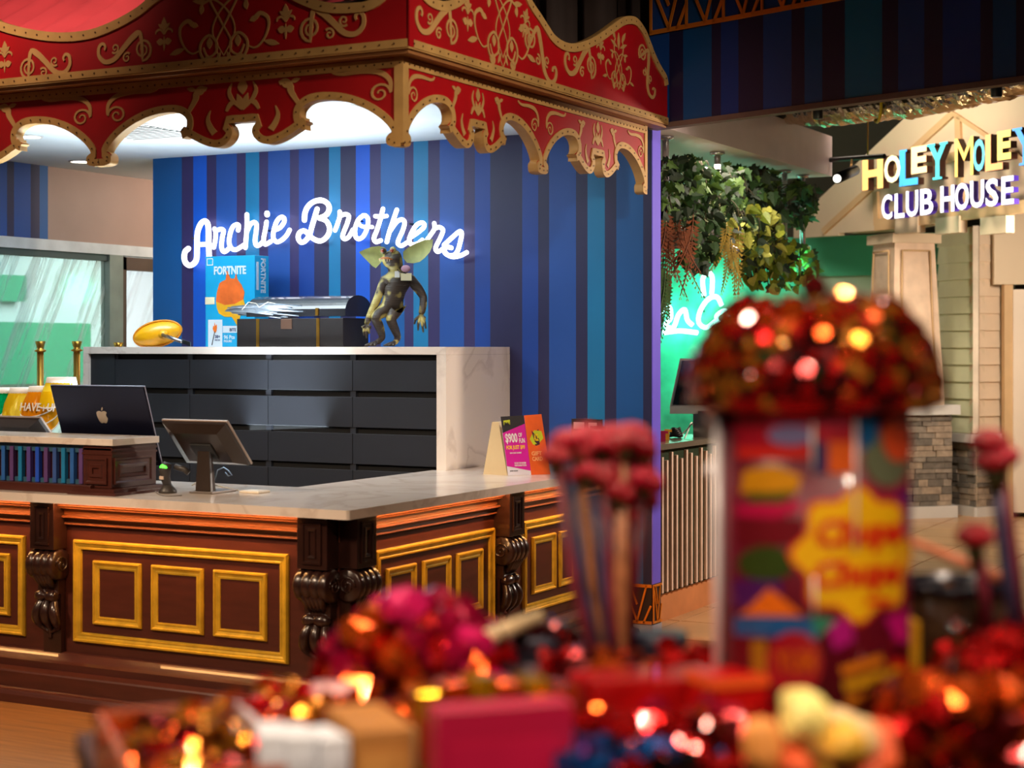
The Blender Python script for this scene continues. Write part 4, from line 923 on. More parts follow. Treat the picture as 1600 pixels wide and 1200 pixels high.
MB().obox(pc-pw*.085+pn*.016+XL*.03, XL, pw, pn, .02, .008, .006).build('green_light', mat('led_green', (80, 230, 60), .5, 0, 0, emit=(80, 240, 60), es=2.5), pt)
# barcode scanner on its cradle
q = ony(262, 771, .34); q.z = TZ
sc_ = thing('barcode_scanner', 'black handheld barcode scanner with a green lamp standing on its cradle', 'scanner', tuple(q))
DK = mat('scanner_charcoal', (62, 58, 56), .4, 0, .1)
MB().lathe([(.045, 0), (.045, .012), (.03, .03), (.02, .045), (.0, .045)], q, seg=18).build('cradle', DK, sc_)
MB().tube([q+V((0, 0, .035)), q+V((-.004, -.01, .07)), q+V((-.002, -.02, .115)), q+V((.01, -.01, .15))], [.02, .024, .030, .022], 14).build('body', DK, sc_)
MB().ball(q+V((.0, -.030, .128)), (.024, .014, .018), 14, 8).build('green_lamp', MATS['led_green'], sc_)
MB().obox(q+V((-.004, -.042, .078)), XL, UZ, NL, .024, .016, .006).build('trigger_label', mat('label_pale', (214, 190, 170), .5), sc_)
MB().tube([q+V((.03, .02, .13)), q+V((.075, .03, .12)), q+V((.10, .04, .10))], .015, 10).build('head', DK, sc_)
for i_, pts in enumerate((((226,762),(238,764),(248,772),(262,775),(284,774)), ((300,758),(318,748),(335,757),(372,766)))):
    P = [onz(a, b, TZ+.004) for a, b in pts]; 
    o = MB().tube(cr(P, 5), .003, 6).build('cable', mat('cable_'+('grey', 'cream')[i_], ((120, 112, 104), (190, 170, 140))[i_], .5), None, origin=P[0], label=('grey cable looping over the worktop beside the barcode scanner', 'cream cable trailing behind the till stand to the white pad')[i_], category='cable')
q = onz(398, 770, TZ)
pad = thing('card_reader_pad', 'flat cream square pad lying on the worktop right of the till stand', 'pad', tuple(q))
MB().box((q.x-.06, q.y-.05, TZ), (q.x+.06, q.y+.05, TZ+.012)).build('pad_body', mat('cream_plastic', (226, 210, 186), .35), pad, bevel=.004)
MB().box((q.x-.05, q.y-.04, TZ+.012), (q.x+.05, q.y+.04, TZ+.0135)).build('pad_top', mat('cream_plastic_light', (236, 226, 208), .4), pad)
# curled wire hook behind the terminal
q = onz(345, 752, TZ); MB().tube([q+V(v_) for v_ in ((-.04,0,.002), (-.02,0,.06), (.02,0,.075), (.05,.0,.06), (.075,0,.035), (.05,0,.03), (.03,0,.05))], .004, 6).build('wire_hook', mat('pale_blue_wire', (150, 170, 190), .3, .5), None, origin=q, label='pale bent wire loop standing behind the tilted till screen', category='wire')

# sun visors stacked on a clear stand at the far left
def visor(c, col, label, txt=None, rz=0):
    c = V(c); t = thing('sun_visor', label, 'sun visor', tuple(c), group=None)
    m = bpy.data.materials.new('visor_film'); m.use_nodes = True; b_ = m.node_tree.nodes['Principled BSDF']
    b_.inputs['Base Color'].default_value = (*lin(col), 1); b_.inputs['Roughness'].default_value = .15; b_.inputs['Transmission Weight'].default_value = .35; b_.inputs['IOR'].default_value = 1.1
    n = 22; vs = []; R_ = .085
    for k in range(n+1):
        a = radians(-205+230*k/n)+rz; cc = V((cos(a), sin(a), 0)); lift = .06*max(0, cos(radians(-205+230*k/n)+pi/2))
        for j, (r, z) in enumerate(((R_, .03), (R_+.030*max(.05, sin(pi*k/n)), -.035*sin(pi*k/n)), (R_+.045*max(.04, sin(pi*k/n)), -.11*sin(pi*k/n)))):
            vs.append(c+V((cc.x*r, cc.y*r, z)))
    MB().add(vs, [(k*3+j, (k+1)*3+j, (k+1)*3+j+1, k*3+j+1) for k in range(n) for j in range(2)], 0, True).build('brim', m, t)
    MB().tube([vs[k*3+2] for k in range(n+1)], .004, 6).build('brim_piping', WHITE, t)
    mb = MB(); mb.lathe([(R_, .018), (R_+.003, .018), (R_-.006, .06), (R_-.009, .06)], c, seg=26); mb.build('head_band', WHITE, t)
    if txt:
        mb = MB(); 
        def fn(x, y, z):
            a = radians(-90)-.42+x*3.2/.33*.31+rz; r = R_+.03+(1-y/.045)*.045; return c+V((cos(a)*r, sin(a)*r, -.004-(1-y/.045)*.018-z-.001))
        put_text(mb, txt, c, XL, UZ, NL, .045, bold=.02, depth=.001, fn=lambda x, y, z: c+V((x-.05, -R_-.048+y*.25-z, -.075+y)))
        mb.build('lettering', WHITE, t)
    return t
vst = thing('display_stand', 'clear acrylic stand holding the sun visors behind the left till screen', 'stand', (-2.62, .62, TZ))
MB().box((-2.95, .78, TZ), (-2.3, .92, TZ+.012)).build('stand_base', mat('acrylic', (200, 214, 214), .1, 0, 0, trans=.6), vst)
for x_ in (-2.86, -2.66, -2.45): MB().tube([(x_, .86, TZ+.012), (x_, .86, TZ+.47)], .008, 8).build('stand_rod', SILVER, vst)
def vp(px, py): p = ony(px, py, .86); return p
for px, py, col, lb, tx, n_ in ((2, 622, (0, 130, 60), 'green clear sun visor with white band at the far left edge', 'HOT', 0), (38, 622, (240, 196, 30), 'yellow clear sun visor between the green and the orange ones', None, 0), (68, 620, (244, 150, 20), 'orange clear sun visor with white lettering beside the computer', 'HAVE FUN', 0), (96, 606, (236, 200, 20), 'lemon sun visor peeking above the computer top edge', None, 0)):
    visor(vp(px, py), col, lb, tx)
for z_, lb in ((.055, 'amber sun visor lower in the stack under the orange one'), (.11, 'amber sun visor at the bottom of the stack beside the computer')):
    c = vp(70, 620); visor(V((c.x, c.y, c.z-z_)), (236, 160, 24), lb)

# A-frame flyer stand and leaflets on the right end of the worktop
P0 = onz(755, 741, TZ); P1 = onz(800, 743, TZ)
fr = thing('flyer_stand', 'cream A-frame flyer stand at the wall end of the worktop', 'stand', ((P0.x+P1.x)/2, (P0.y+P1.y)/2, TZ))
zt = P1.z+(743-651)/F*(P1-CAM).dot(FW); top_l = ond(771, 652, (P0-CAM).dot(FW)); top_r = ond(787, 652, (P1-CAM).dot(FW))
CRM = mat('cream_board', (214, 186, 140), .5, 0, .05)
G0 = onz(755, 741, TZ); G1 = onz(793, 743, TZ); Ax = (G1-G0).normalized(); apex = (G0+G1)/2+UZ*.30; back = V((-Ax.y, Ax.x, 0)); wd_ = .20
mb = MB().prism([[G0, G1, apex+Ax*.022, apex-Ax*.022]], back*wd_); mb.build('a_frame', CRM, fr, bevel=.002)
def leaflet(pxs, label, cols, d0):
    (a, b, c, d) = pxs     # TL TR BR BL pixels
    BL = onz(*d, TZ+.001); BR = onz(*c, TZ+.001); dBL = (BL-CAM).dot(FW); dBR = (BR-CAM).dot(FW)
    TL = ond(*a, dBL+.02); TR = ond(*b, dBR+.02); return TL, TR, BR, BL
def bil(Q, u, v): TL, TR, BR, BL = Q; return (BL*(1-u)+BR*u)*(1-v)+(TL*(1-u)+TR*u)*v
def sheet(Q, parts, texts, name, label, th_=.002):
    N = (Q[1]-Q[0]).cross(Q[3]-Q[0]).normalized(); N = N if N.dot(CAM-Q[0]) > 0 else -N
    t = thing(name, label, 'leaflet', tuple((Q[2]+Q[3])/2))
    quadslab(Q, -N*th_).build('card', parts[0], t)
    for m, poly, nm in parts[1:]: MB().prism([[bil(Q, u, v)+N*.0004 for u, v in poly]], N*.0006).build(nm, m, t)
    for s, u, v, w_, h_, m, nm in texts:
        mb = MB(); put_text(mb, s, Q[0], XL, UZ, N, 1, bold=.03, fn=lambda x, y, z: bil(Q, u+x*w_/text2d(s, .03)[2], v+y*h_)+N*(.0012+.0006*(z > .002))); mb.build(nm, m, t)
    return t
MG = mat('magenta_print', (206, 10, 150), .4, 0, .05); ORL = mat('orange_leaflet', (226, 92, 26), .4, 0, .15, 6); YL = mat('yellow_print', (240, 200, 20), .4); LG = mat('lime_print', (190, 200, 20), .5)
Q1 = leaflet(((782, 651), (818, 649), (830, 742), (794, 743)), '', None, 0)
sheet(Q1, [mat('leaflet_white', (226, 220, 230), .4), (MG, [(0, .16), (1, .07), (1, .86), (0, .72)], 'magenta_field'), (mat('leaflet_black', (26, 20, 24), .5), [(0, .72), (1, .86), (1, 1), (0, 1)], 'black_band'), (LG, [(.08, .80), (.36, .82), (.38, .94), (.10, .93)], 'lime_patch')],
      [('$900', .08, .53, .52, .18, WHITE, 'price_lettering'), ('OF', .66, .64, .16, .07, WHITE, 'of_lettering'), ('FUN', .66, .54, .25, .08, WHITE, 'fun_lettering'), ('FOR JUST $99', .08, .42, .8, .085, YL, 'offer_lettering'), ('ON OUR GAMES', .2, .365, .5, .025, WHITE, 'small_lettering'), ('SCAN FOR MORE', .34, .19, .5, .03, WHITE, 'scan_lettering'), ('INFORMATION', .34, .15, .5, .03, WHITE, 'scan_lettering'), ('JOIN NOW', .1, .06, .35, .025, BLACK, 'footer_lettering'), ('FUN', .12, .84, .22, .06, BLACK, 'patch_lettering')],
      'price_leaflet', 'magenta leaflet reading $900 of fun leaning beside the cream stand')
Q2 = leaflet(((819, 649), (846, 647), (860, 741), (830, 742)), '', None, 0)
sheet(Q2, [ORL, (LG, [(.15, .60), (.45, .74), (.85, .72), (.9, .60), (.55, .50), (.3, .50)], 'lime_burst'), (mat('dark_print', (60, 16, 40), .5), [(.3, .74), (.45, .68), (.7, .76), (.66, .5), (.42, .48)], 'dark_badge')],
      [('ACE', .38, .56, .24, .12, YL, 'badge_lettering'), ('GIFT', .15, .32, .55, .07, mat('peach_print', (240, 170, 110), .5), 'gift_lettering'), ('CARD', .15, .23, .55, .07, MATS['peach_print'], 'gift_lettering')],
      'gift_leaflet', 'orange leaflet with a lime burst standing right of the magenta leaflet')
q = onz(925, 742, TZ); q = V((-.45, 2.62, TZ)); q = onp(918, 700, (0, 2.75, 0), V((0, 1, 0))); 
rk = thing('card_rack', 'dark card rack against the blue wall behind the flower bundle', 'rack', (q.x, 2.75, TZ))
zr = ony(918, 655, 2.75).z; xa, xb = ony(893, 541, 2.75).x, ony(945, 541, 2.75).x
DKB = mat('rack_bronze', (52, 34, 32), .35, .2)
for i_, (a, b, zz) in enumerate(((893, 920, 655), (916, 940, 655), (922, 947, 665))):
    xa, xb = ony(a, 541, 2.72+.03*(2-i_)).x, ony(b, 541, 2.72+.03*(2-i_)).x; zz = ony(918, zz, 2.75).z
    MB().box((xa, 2.72+.03*(2-i_), TZ+.02), (xb, 2.735+.03*(2-i_), zz)).build('card_pocket', DKB, rk)
    MB().box((xa+.015, 2.717+.03*(2-i_), zz-.06), (xb-.03, 2.72+.03*(2-i_), zz-.02)).build('card_title', mat('tag_rose', (196, 150, 146), .5), rk)
MB().box((xa-.12, 2.69, TZ), (xb+.01, 2.86, TZ+.02)).build('rack_base', DKB, rk)
Q3 = [ond(933, 700, 9.85), ond(958, 700, 9.85), ond(958, 742, 9.85), ond(935, 742, 9.85)]
lf = thing('pink_card', 'pale pink card standing in front of the dark card rack', 'card', (Q3[2].x, Q3[2].y, TZ))
dz = TZ-Q3[2].z
quadslab([p+UZ*dz for p in Q3], FW*.003).build('card', mat('pink_card_paper', (236, 150, 180), .5), lf)

# brass stanchions behind the cabinet
for px, py, d, lb in ((63, 533, 11.4, 'brass post nearest the left edge behind the sun visors'), (120, 533, 12.0, 'brass post just left of the marble cabinet'), (185, 535, 12.3, 'brass post whose cap shows behind the marble cabinet')):
    p = ond(px, py, d); s_ = d/F
    t = thing('brass_post', lb, 'post', (p.x, p.y, 0))
    MB().lathe([(.15, 0), (.15, .012), (.05, .03), (.03, .05)], (p.x, p.y, 0), seg=24).build('base', BRS, t)
    MB().lathe([(5.2*s_, .04), (5.2*s_, p.z-.06)], (p.x, p.y, 0), seg=18).build('pole', BRS, t)
    MB().lathe([(5.5*s_, p.z-.075), (9*s_, p.z-.068), (9*s_, p.z-.062), (5.2*s_, p.z-.055), (5.6*s_, p.z-.04), (8*s_, p.z-.004), (7*s_, p.z), (0, p.z)], (p.x, p.y, 0), seg=18).build('cap', BRS, t)

# ------------------------------------------------------------------ cafe beyond the striped wall
BX = -.042
MINT = mat('mint_wall', (84, 176, 146), .7, 0, .55, 2.6)
struct(MB().box((-4.2, 9.2, 0), (ony(1262, 541, 9.2).x, 9.3, 2.72)), 'wall_cafe', MINT)
struct(MB().box((-2.6, 12.2, 0), (.4, 12.3, 2.55)), 'wall_cafe', mat('pale_mint_wall', (196, 226, 196), .7, 0, .06, 1))
struct(MB().box((-2.6, 12.15, 2.55), (.4, 12.3, 3.0)), 'wall_cafe', mat('green_band', (80, 196, 150), .7, 0, .1, 1))
struct(MB().box((-6, 13.5, 0), (9, 13.6, 4.9)), 'wall_far', mat('far_wall_olive', (70, 68, 52), .8, 0, .2, 1))
SFX = -.47
struct(MB().box((-3.4, WY+.13, 3.30), (SFX, 8.6, 3.66)), 'soffit', mat('soffit_paint', (206, 186, 190), .6, 0, .03))
yb0, yb1 = WY+.15, onx(1136, 541, BX).y
z_t, z_b = 1.144, .184
br = thing('cafe_bar', 'cafe bar with pale vertical slats over moss and a steel top', 'bar', (BX, (yb0+yb1)/2, 0))
MB().box((-1.6, yb0, .0), (BX-.03, yb1, z_t-.04)).build('bar_body', mat('bar_kick_lit', (206, 132, 82), .5, 0, .1), br)  # orange light on the kick is painted into this body colour
MB().box((-1.75, yb0-.0, z_t-.036), (BX+.03, yb1+.03, z_t)).build('steel_top', mat('steel_top', (176, 160, 140), .22, .7, .05), br)
MB().box((BX-.03, yb0, z_b), (BX-.012, yb1, z_t-.037)).build('moss_panel', mat('moss', (28, 44, 16), .9, 0, .6, 90, .8, 120), br, kind='stuff')
ya = yb0-.0; n = 0; ys = [onx(p, 541, BX).y for p in (1034.5, 1042, 1049.5, 1057, 1065, 1072.5, 1080, 1088, 1095.5, 1103, 1110, 1117, 1124, 1131)]
for i, y in enumerate([yb0+.03]+ys): MB().box((BX-.012, y-.012, z_b+.01), (BX+.006, y+.014, z_t-.06-.05*((i*7) % 3)/2)).build('slat', mat('slat_pale', (228, 196, 176), .5), br)
# small things on the bar
q = onz(1057, 664, z_t); q = onp(1057, 660, (0, 4.6, 0), YD); 
def bart(px, y): p = ony(px, 541, y); p.z = z_t; return p
t0 = bart(1092, 5.2); im = thing('desktop_computer', 'white-framed desktop computer with a black screen on the cafe bar', 'computer', tuple(t0))
d_ = 11.6; A_, B_, C_, D_ = ond(1063, 560, d_), ond(1172, 562, d_-.15), ond(1160, 634, d_-.15), ond(1047, 634, d_)
quadslab([A_, B_, C_, D_], FW*.02).build('screen_frame', WHITE, im)
def lerp4(u, v): return (D_*(1-u)+C_*u)*(1-v)+(A_*(1-u)+B_*u)*v
quadslab([lerp4(.035, .955)-FW*.002, lerp4(.96, .955)-FW*.002, lerp4(.96, .02)-FW*.002, lerp4(.035, .02)-FW*.002], FW*.002).build('screen', mat('screen_black', (6, 6, 8), .08), im)
quadslab([D_, C_, C_-UZ*.055, D_-UZ*.055], FW*.02).build('chin', WHITE, im)
m_ = (C_+D_)/2-UZ*.055; MB().box((m_.x-.09, m_.y-.01, z_t), (m_.x+.09, m_.y+.05, m_.z+.02)).build('foot', mat('foot_steel', (150, 140, 134), .3, .8), im)
for px, y, r, c, nm, lb, ct in ((1056, 4.35, .045, (16, 14, 14), 'coiled_cable_ball', 'black coiled cable lump on the cafe bar', 'cable'),):
    p = bart(px, y); t = thing(nm, lb, ct, tuple(p))
    for k in range(6): MB().tube([p+V((cos(a)*r*(1-.1*k), sin(a)*r*(.6+.1*k), .012+.010*k+.004*sin(a*3+k))) for a in [2*pi*j/16 for j in range(16)]], .007, 6, closed=True).build('coil', BLACK, t)
for px, y, c, lb in ((1036, 3.9, (200, 40, 90), 'small crimson clip block at the wall end of the cafe bar'), (1042, 4.1, (230, 160, 40), 'small amber block on the cafe bar beside the coiled cable'), (1088, 4.5, (230, 200, 30), 'yellow plastic clamp standing on the cafe bar')):
    p = bart(px, y); MB().obox(p+UZ*.035, RT, UZ, FW, .03, .07, .03).obox(p+UZ*.06+RT*.012, RT, UZ, FW, .04, .016, .02).build('clamp', mat('clamp_%d' % c[1], c, .4), None, origin=p, label=lb, category='clamp')
for i_, (a, b_, lb) in enumerate((((1062, 4.4), (1094, 4.6), 'white cable curving over the cafe bar beside the coil'), ((1070, 4.2), (1086, 4.9), 'thin white cable on the cafe bar in front of the computer'))):
    p0 = bart(*a); p1 = bart(*b_); MB().tube(cr([p0+UZ*.008, (p0*2+p1)/3+UZ*.05, (p0+p1*2)/3+UZ*.09, p1+UZ*.008], 6), .005, 6).build('cable', WHITE, None, origin=p0, label=lb, category='cable')
p = bart(1106, 4.9); MB().ball(p+UZ*.014, (.10, .06, .014), 16, 6).build('mouse', WHITE, None, origin=p, label='flat white oval mouse on the cafe bar under the computer', category='mouse')
# neon script on the mint wall
NE = mat('neon_mint', (200, 255, 250), .5, 0, 0, emit=(170, 255, 240), es=7)
nn_ = thing('neon_sign', 'mint glowing neon script over the cafe bar below the ivy', 'sign', (ony(1095, 490, 9.1).x, 9.1, 2.1))
for st_ in ([(1030,500),(1036,484),(1046,480),(1048,496),(1040,508),(1052,512),(1060,492),(1070,484),(1074,500),(1082,508)],
            [(1128,478),(1120,464),(1106,468),(1094,486),(1092,504),(1104,512),(1118,502)], [(1122,504),(1120,494),(1132,486),(1138,492),(1130,506),(1122,504)], [(1138,488),(1138,504),(1146,506),(1152,492),(1160,480),(1168,470)], [(1100,462),(1098,436),(1106,426),(1113,434),(1112,460)],
            [(1036,520),(1062,517),(1090,520)]):
    MB().tube(cr([ony(a, b, 9.1) for a, b in st_], 5), .022, 8).build('neon_tube', NE, nn_)
    a, b = st_[len(st_)//2]; p = ony(a, b, 9.1); MB().tube([p, V((p.x, 9.2, p.z))], .01, 6).build('neon_clip', BLACK, nn_)
area('neon_wash', (-1.9, 8.2, 2.0), (-2.0, 9.2, 2.2), .8, 26, (.05, 1, .62), size_y=1.0)
point('neon_fill', (-.6, 8.0, 2.4), 12, (.1, 1, .6), .15)

# hanging steel frame
fr_ = thing('hanging_frame', 'steel pipe frame hanging from the white soffit and carrying the ivy', 'frame', tuple(ond(1121, 238, 13.2)))
STL = mat('pipe_steel', (196, 190, 196), .25, .8, .1)
def drop(px, py_t, d, py_b):
    a = ond(px, py_t, d); a.z = 3.298; b = ond(px, py_b, d)
    MB().lathe([(.06, 0), (.06, -.015), (.03, -.03), (.028, -.03)], a, seg=16).build('flange', STL, fr_)
    MB().tube([a, b], .026, 10).build('drop_pipe', STL, fr_); return b
d1 = drop(1121, 237, 13.4, 368); d2 = drop(1226, 265, 14.8, 378); d3 = drop(1254, 272, 15.2, 385); d4 = drop(1040, 225, 12.4, 352)
for a, b in ((ond(1028, 350, 12.4), ond(1262, 388, 15.2)), (ond(1070, 259, 12.6), ond(1110, 268, 13.3)), (ond(1122, 372, 13.4), ond(1150, 392, 12.9))):
    MB().tube([a, b], .026, 10).build('cross_pipe', STL, fr_)

def leafmesh(name, shape, m, fold=.25, vein=None):
    mb = MB(); n = len(shape); vs = [(0, 0, 0), (0, 1, -.12)]; L = [(x, y, abs(x)*fold-.12*y*y) for x, y in shape]
    R_ = [(-x, y, z) for x, y, z in L]
    vs = [(0, 0, 0)]+L+[(0, 1, -.12)]+R_[::-1]; k = len(vs); c = len(vs); vs.append((0, .5, -.03))
    mb.add(vs, [(i, (i+1) % k, c) for i in range(k)], 0, False)
    if vein:
        for j in range(4):
            y = .16+.19*j
            for s in (-1, 1): mb.add([(0, y, .02-.1*y*y), (s*.28*(1-.5*y), y+.14, .11-.1*y*y), (s*.28*(1-.5*y), y+.20, .11-.1*y*y), (0, y+.07, .02-.1*y*y)], [(0, 1, 2, 3)], 1)
    return mb.mesh(name, [m]+([vein] if vein else []))
IVY = [(.18, -.08), (.42, .0), (.30, .18), (.52, .34), (.26, .48), (.20, .68)]; OVAL = [(.18, .06), (.32, .25), (.34, .48), (.22, .75)]
dk = [mat('ivy_dark', (22, 40, 22), .65, 0, .3, 8), mat('ivy_mid', (40, 72, 34), .65, 0, .3, 8), mat('ivy_bright', (70, 100, 36), .6, 0, .3, 8)]
lm = [mat('pothos_lime', (130, 142, 36), .6, 0, .3, 8), mat('pothos_olive', (96, 112, 30), .45, 0, .3, 8), mat('pothos_pale', (176, 180, 84), .6, 0, .2, 8)]
VN = mat('leaf_stripe', (206, 206, 160), .5)
LMS = {'ivy': [leafmesh('leaf', IVY, m) for m in dk], 'striped': [leafmesh('leaf', OVAL, dk[0], .2, VN), leafmesh('leaf', OVAL, dk[1], .2, VN)], 'pothos': [leafmesh('leaf', [(.26, -.06), (.42, .2), (.34, .5), (.18, .78)], m) for m in lm]}
rnd = random.Random(5)
def foliage(name, label, region, d0, d1, n, kinds, size, droop=1.2):
    P0_ = ond((region[0]+region[2])/2, region[1], (d0+d1)/2); t = thing(name, label, 'plant', tuple(P0_), 'plants on the hanging frame' if False else None)
    for k in range(n):
        u = rnd.random(); v = rnd.random()
        px = region[0]+(region[2]-region[0])*u; e_ = 1-abs(2*u-1)**3*.5; py = region[1]+(region[3]-region[1])*(.5+(v-.5)*e_)
        d = d0+(d1-d0)*u+rnd.uniform(-.35, .35); p = ond(px, py, d); s = size*rnd.uniform(.7, 1.35)
        rot = Matrix.Rotation(AN+rnd.gauss(0, .7), 4, 'Z') @ Matrix.Rotation(-pi/2-rnd.gauss(0, .55)+.35, 4, 'X') @ Matrix.Rotation(rnd.gauss(0, .9), 4, 'Z')
        inst(rnd.choice(LMS[kinds[rnd.randrange(len(kinds))]]) if rnd.random() > .0 else None, 'leaf', t, Matrix.Translation(p-V(P0_)) @ rot @ Matrix.Scale(s, 4))
    for k in range(max(3, n//16)):
        px = rnd.uniform(region[0], region[2]); d = d0+(d1-d0)*(px-region[0])/(region[2]-region[0]); a = ond(px, region[1]+8, d); b = ond(px+rnd.uniform(-22, 22), rnd.uniform(region[1]+30, region[3]), d)
        MB().tube(cr([a, (a+b)/2+V((rnd.uniform(-.06, .06), -.05, .05)), b], 4), .005, 5).build('vine', mat('vine_stem', (52, 44, 22), .7), t)
    return t
foliage('ivy_plant', 'dark green ivy mass nearest the violet wall end on the hanging frame', (1026, 244, 1112, 352), 12.2, 13.1, 300, ['ivy', 'ivy', 'ivy', 'striped'], .088)
foliage('ivy_plant', 'dark pointed ivy trailing along the top middle of the hanging frame', (1095, 258, 1212, 325), 13.0, 14.3, 260, ['ivy'], .09)
foliage('ivy_plant', 'small dark ivy around the two far pipes of the hanging frame', (1200, 280, 1276, 352), 14.4, 15.1, 120, ['ivy'], .10)
foliage('striped_plant', 'white-striped leafy plant beside the nearest hanging pipe', (1086, 300, 1150, 385), 12.8, 13.3, 110, ['striped'], .09)
foliage('pothos_plant', 'lime green pothos spilling below the middle of the hanging frame', (1138, 322, 1222, 400), 13.3, 14.2, 230, ['pothos', 'pothos', 'striped'], .09)
foliage('pothos_plant', 'olive pothos hanging at the far end of the frame', (1165, 375, 1272, 450), 14.0, 15.0, 200, ['pothos', 'pothos', 'ivy'], .095)
foliage('ivy_plant', 'bright round-leaved trailing plant under the frame beside the orange fern', (1068, 378, 1122, 415), 12.6, 13.0, 40, ['ivy'], .12)
def fern(label, px0, px1, py, L, d, m, n, curl=.3):
    P0_ = ond((px0+px1)/2, py, d); t = thing('fern', label, 'plant', tuple(P0_))
    for k in range(n):
        px = px0+(px1-px0)*rnd.random(); a = ond(px, py+rnd.uniform(-8, 25), d+rnd.uniform(-.2, .2)); ln = L*rnd.uniform(.4, 1.05); tilt = rnd.uniform(-curl, curl)
        pts = [a+RT*(tilt*ln*s_*s_)-UZ*(ln*s_)-FW*.05*s_ for s_ in [j/16 for j in range(17)]]
        mb = MB(); mb.tube(pts, .004, 5)
        for j in range(1, 17):
            w_ = .048*(1-(j/17)**1.3)+.006
            for s in (-1, 1): q = pts[j]; mb.add([q, q+RT*s*w_-UZ*.022, q+RT*s*w_*.5-UZ*.034], [(0, 1, 2)])
        mb.build('frond', m, t)
    return t
fern('orange-brown fern hanging under the dark ivy by the violet wall end', 1030, 1085, 335, .62, 12.3, mat('fern_rust', (112, 52, 18), .6, 0, .4, 14), 12, .6)
fern('golden fern hanging below the striped plant', 1132, 1158, 352, .56, 13.0, mat('fern_gold', (150, 122, 40), .6, 0, .4, 14), 8, .4)
fern('green fern fronds at the lower left beside the violet wall end', 1028, 1048, 420, .42, 12.2, mat('fern_green', (52, 78, 30), .6, 0, .4, 14), 12)

# foil duct under the bulkhead
dc = thing('foil_duct', 'crinkled silver foil duct running behind the dark bulkhead', 'duct', tuple(ond(1420, 170, 13)))
pts = cr([ond(a, b, d) for a, b, d in ((1180, 168, 14.6), (1250, 172, 14.1), (1300, 174, 13.7), (1360, 166, 13.4), (1430, 160, 13.1), (1500, 146, 12.8), (1580, 128, 12.5), (1680, 104, 12.2))], 16)
nseg = 26; mb = MB(); mb.tube(pts, .118, nseg)
for i, v in enumerate(mb.v):
    r = i//nseg; a = i % nseg; c = pts[min(r, len(pts)-1)]; n_ = noise.noise(v*9)*.24+noise.noise(v*26)*.22+noise.noise(V((r*1.3, a*.9, 0)))*.14
    mb.v[i] = c+(v-c)*(1+n_*.55)
for i in range(len(mb.sm)): mb.sm[i] = False
mb.build('duct_skin', mat('foil', (226, 206, 180), .14, .95, .15, 20, .4, 60), dc)
for px, py, d in ((1371, 164, 13.3),):
    p = ond(px, py, d); MB().tube([p+RT*.03*sin(a)*0+V((0, 0, .135*cos(a)))+FW*.135*sin(a) for a in [2*pi*j/20 for j in range(20)]], .012, 6, closed=True).build('yellow_strap', mat('yellow_strap', (200, 170, 30), .5), dc)
for px, py, d in ((1278, 170, 13.2), (1557, 134, 12.1)):
    p = ond(px, py, d); t = thing('ceiling_speaker', 'short black cylinder lamp in front of the foil duct at its %s' % ('left part' if px < 1400 else 'right part'), 'lamp', tuple(p))
    MB().lathe([(.035, -.08), (.04, -.075), (.04, .09), (.01, .1)], p, seg=16).build('body', BLACK, t); MB().tube([p+UZ*.1, V((p.x, p.y, 4.9))], .006, 6).build('stem', BLACK, t)
# track light
tk = thing('track_light', 'black track rail with a spotlight beside the first letter of the club house sign', 'lamp', tuple(ond(1340, 246, 14.6)))
a, b = ond(1295, 250, 15.3), ond(1382, 244, 14.6); MB().tube([a, b], .022, 6, smooth=False).build('rail', BLACK, tk)
MB().tube([ond(1356, 246, 14.8), V((*ond(1356, 246, 14.8)[:2], 4.9))], .006, 6).build('hanger', BRS, tk)
a, b = ond(1308, 279, 14.3), ond(1336, 266, 14.8); MB().tube([a, b], .045, 14).build('spot_body', BLACK, tk); MB().tube([a-(b-a).normalized()*.004, a], .036, 14).build('spot_lens', mat('spot_lens', (255, 250, 240), .4, 0, 0, emit=(255, 250, 240), es=1.6), tk)
MB().tube([ond(1329, 268, 14.7), ond(1331, 250, 14.9)], .010, 6).build('spot_arm', BRS, tk)

# ------------------------------------------------------------------ club house front
HD = (RT*.412-FW*.911).normalized(); HN = (RT*-.911-FW*.412).normalized(); FP0 = ond(1400, 541, 17.3)
CRW = mat('cream_wall', (226, 204, 172), .6, 0, .05, 1); TRM = mat('cream_trim', (214, 178, 130), .55, 0, .05)
def hp_(px, py, off=0): return onp(px, py, FP0+HN*off, HN)
struct(MB().prism([[hp_(*q) for q in ((1240, 348), (1420, 178), (1640, -30), (1640, 322), (1372, 352), (1372, 360), (1310, 364), (1310, 368), (1240, 372))]], -HN*.08), 'wall_gable', CRW)
def batten(a, b, w_=.07, off=.03, nm='trim_6'):
    A_, B_ = hp_(*a), hp_(*b); t_ = (B_-A_).normalized(); s_ = t_.cross(HN).normalized(); struct(MB().obox((A_+B_)/2+HN*off/2, t_, s_, HN, (B_-A_).length, w_, off), nm, TRM)
batten((1288, 362), (1492, 176)); batten((1499, 182), (1503, 330), .08); batten((1370, 300), (1372, 352), .08); batten((1492, 178), (1620, 262), .04); batten((1372, 352), (1640, 318), .12, .05); batten((1425, 262), (1560, 228), .09, .03)
struct(MB().prism([[hp_(1372, 353), hp_(1640, 319), hp_(1640, 319)+FW*4-RT*.5, hp_(1372, 353)+FW*3]], UZ*.03), 'soffit_porch', CRW)
for px in (1422, 1486, 1558): A_ = hp_(px, 352, .02); struct(MB().obox(A_+UZ*.0, HD, UZ, HN, .36, .16, .10), 'trim_7', CRW)
def G(px, d): p = ond(px, 541, d); p.z = 0; return p
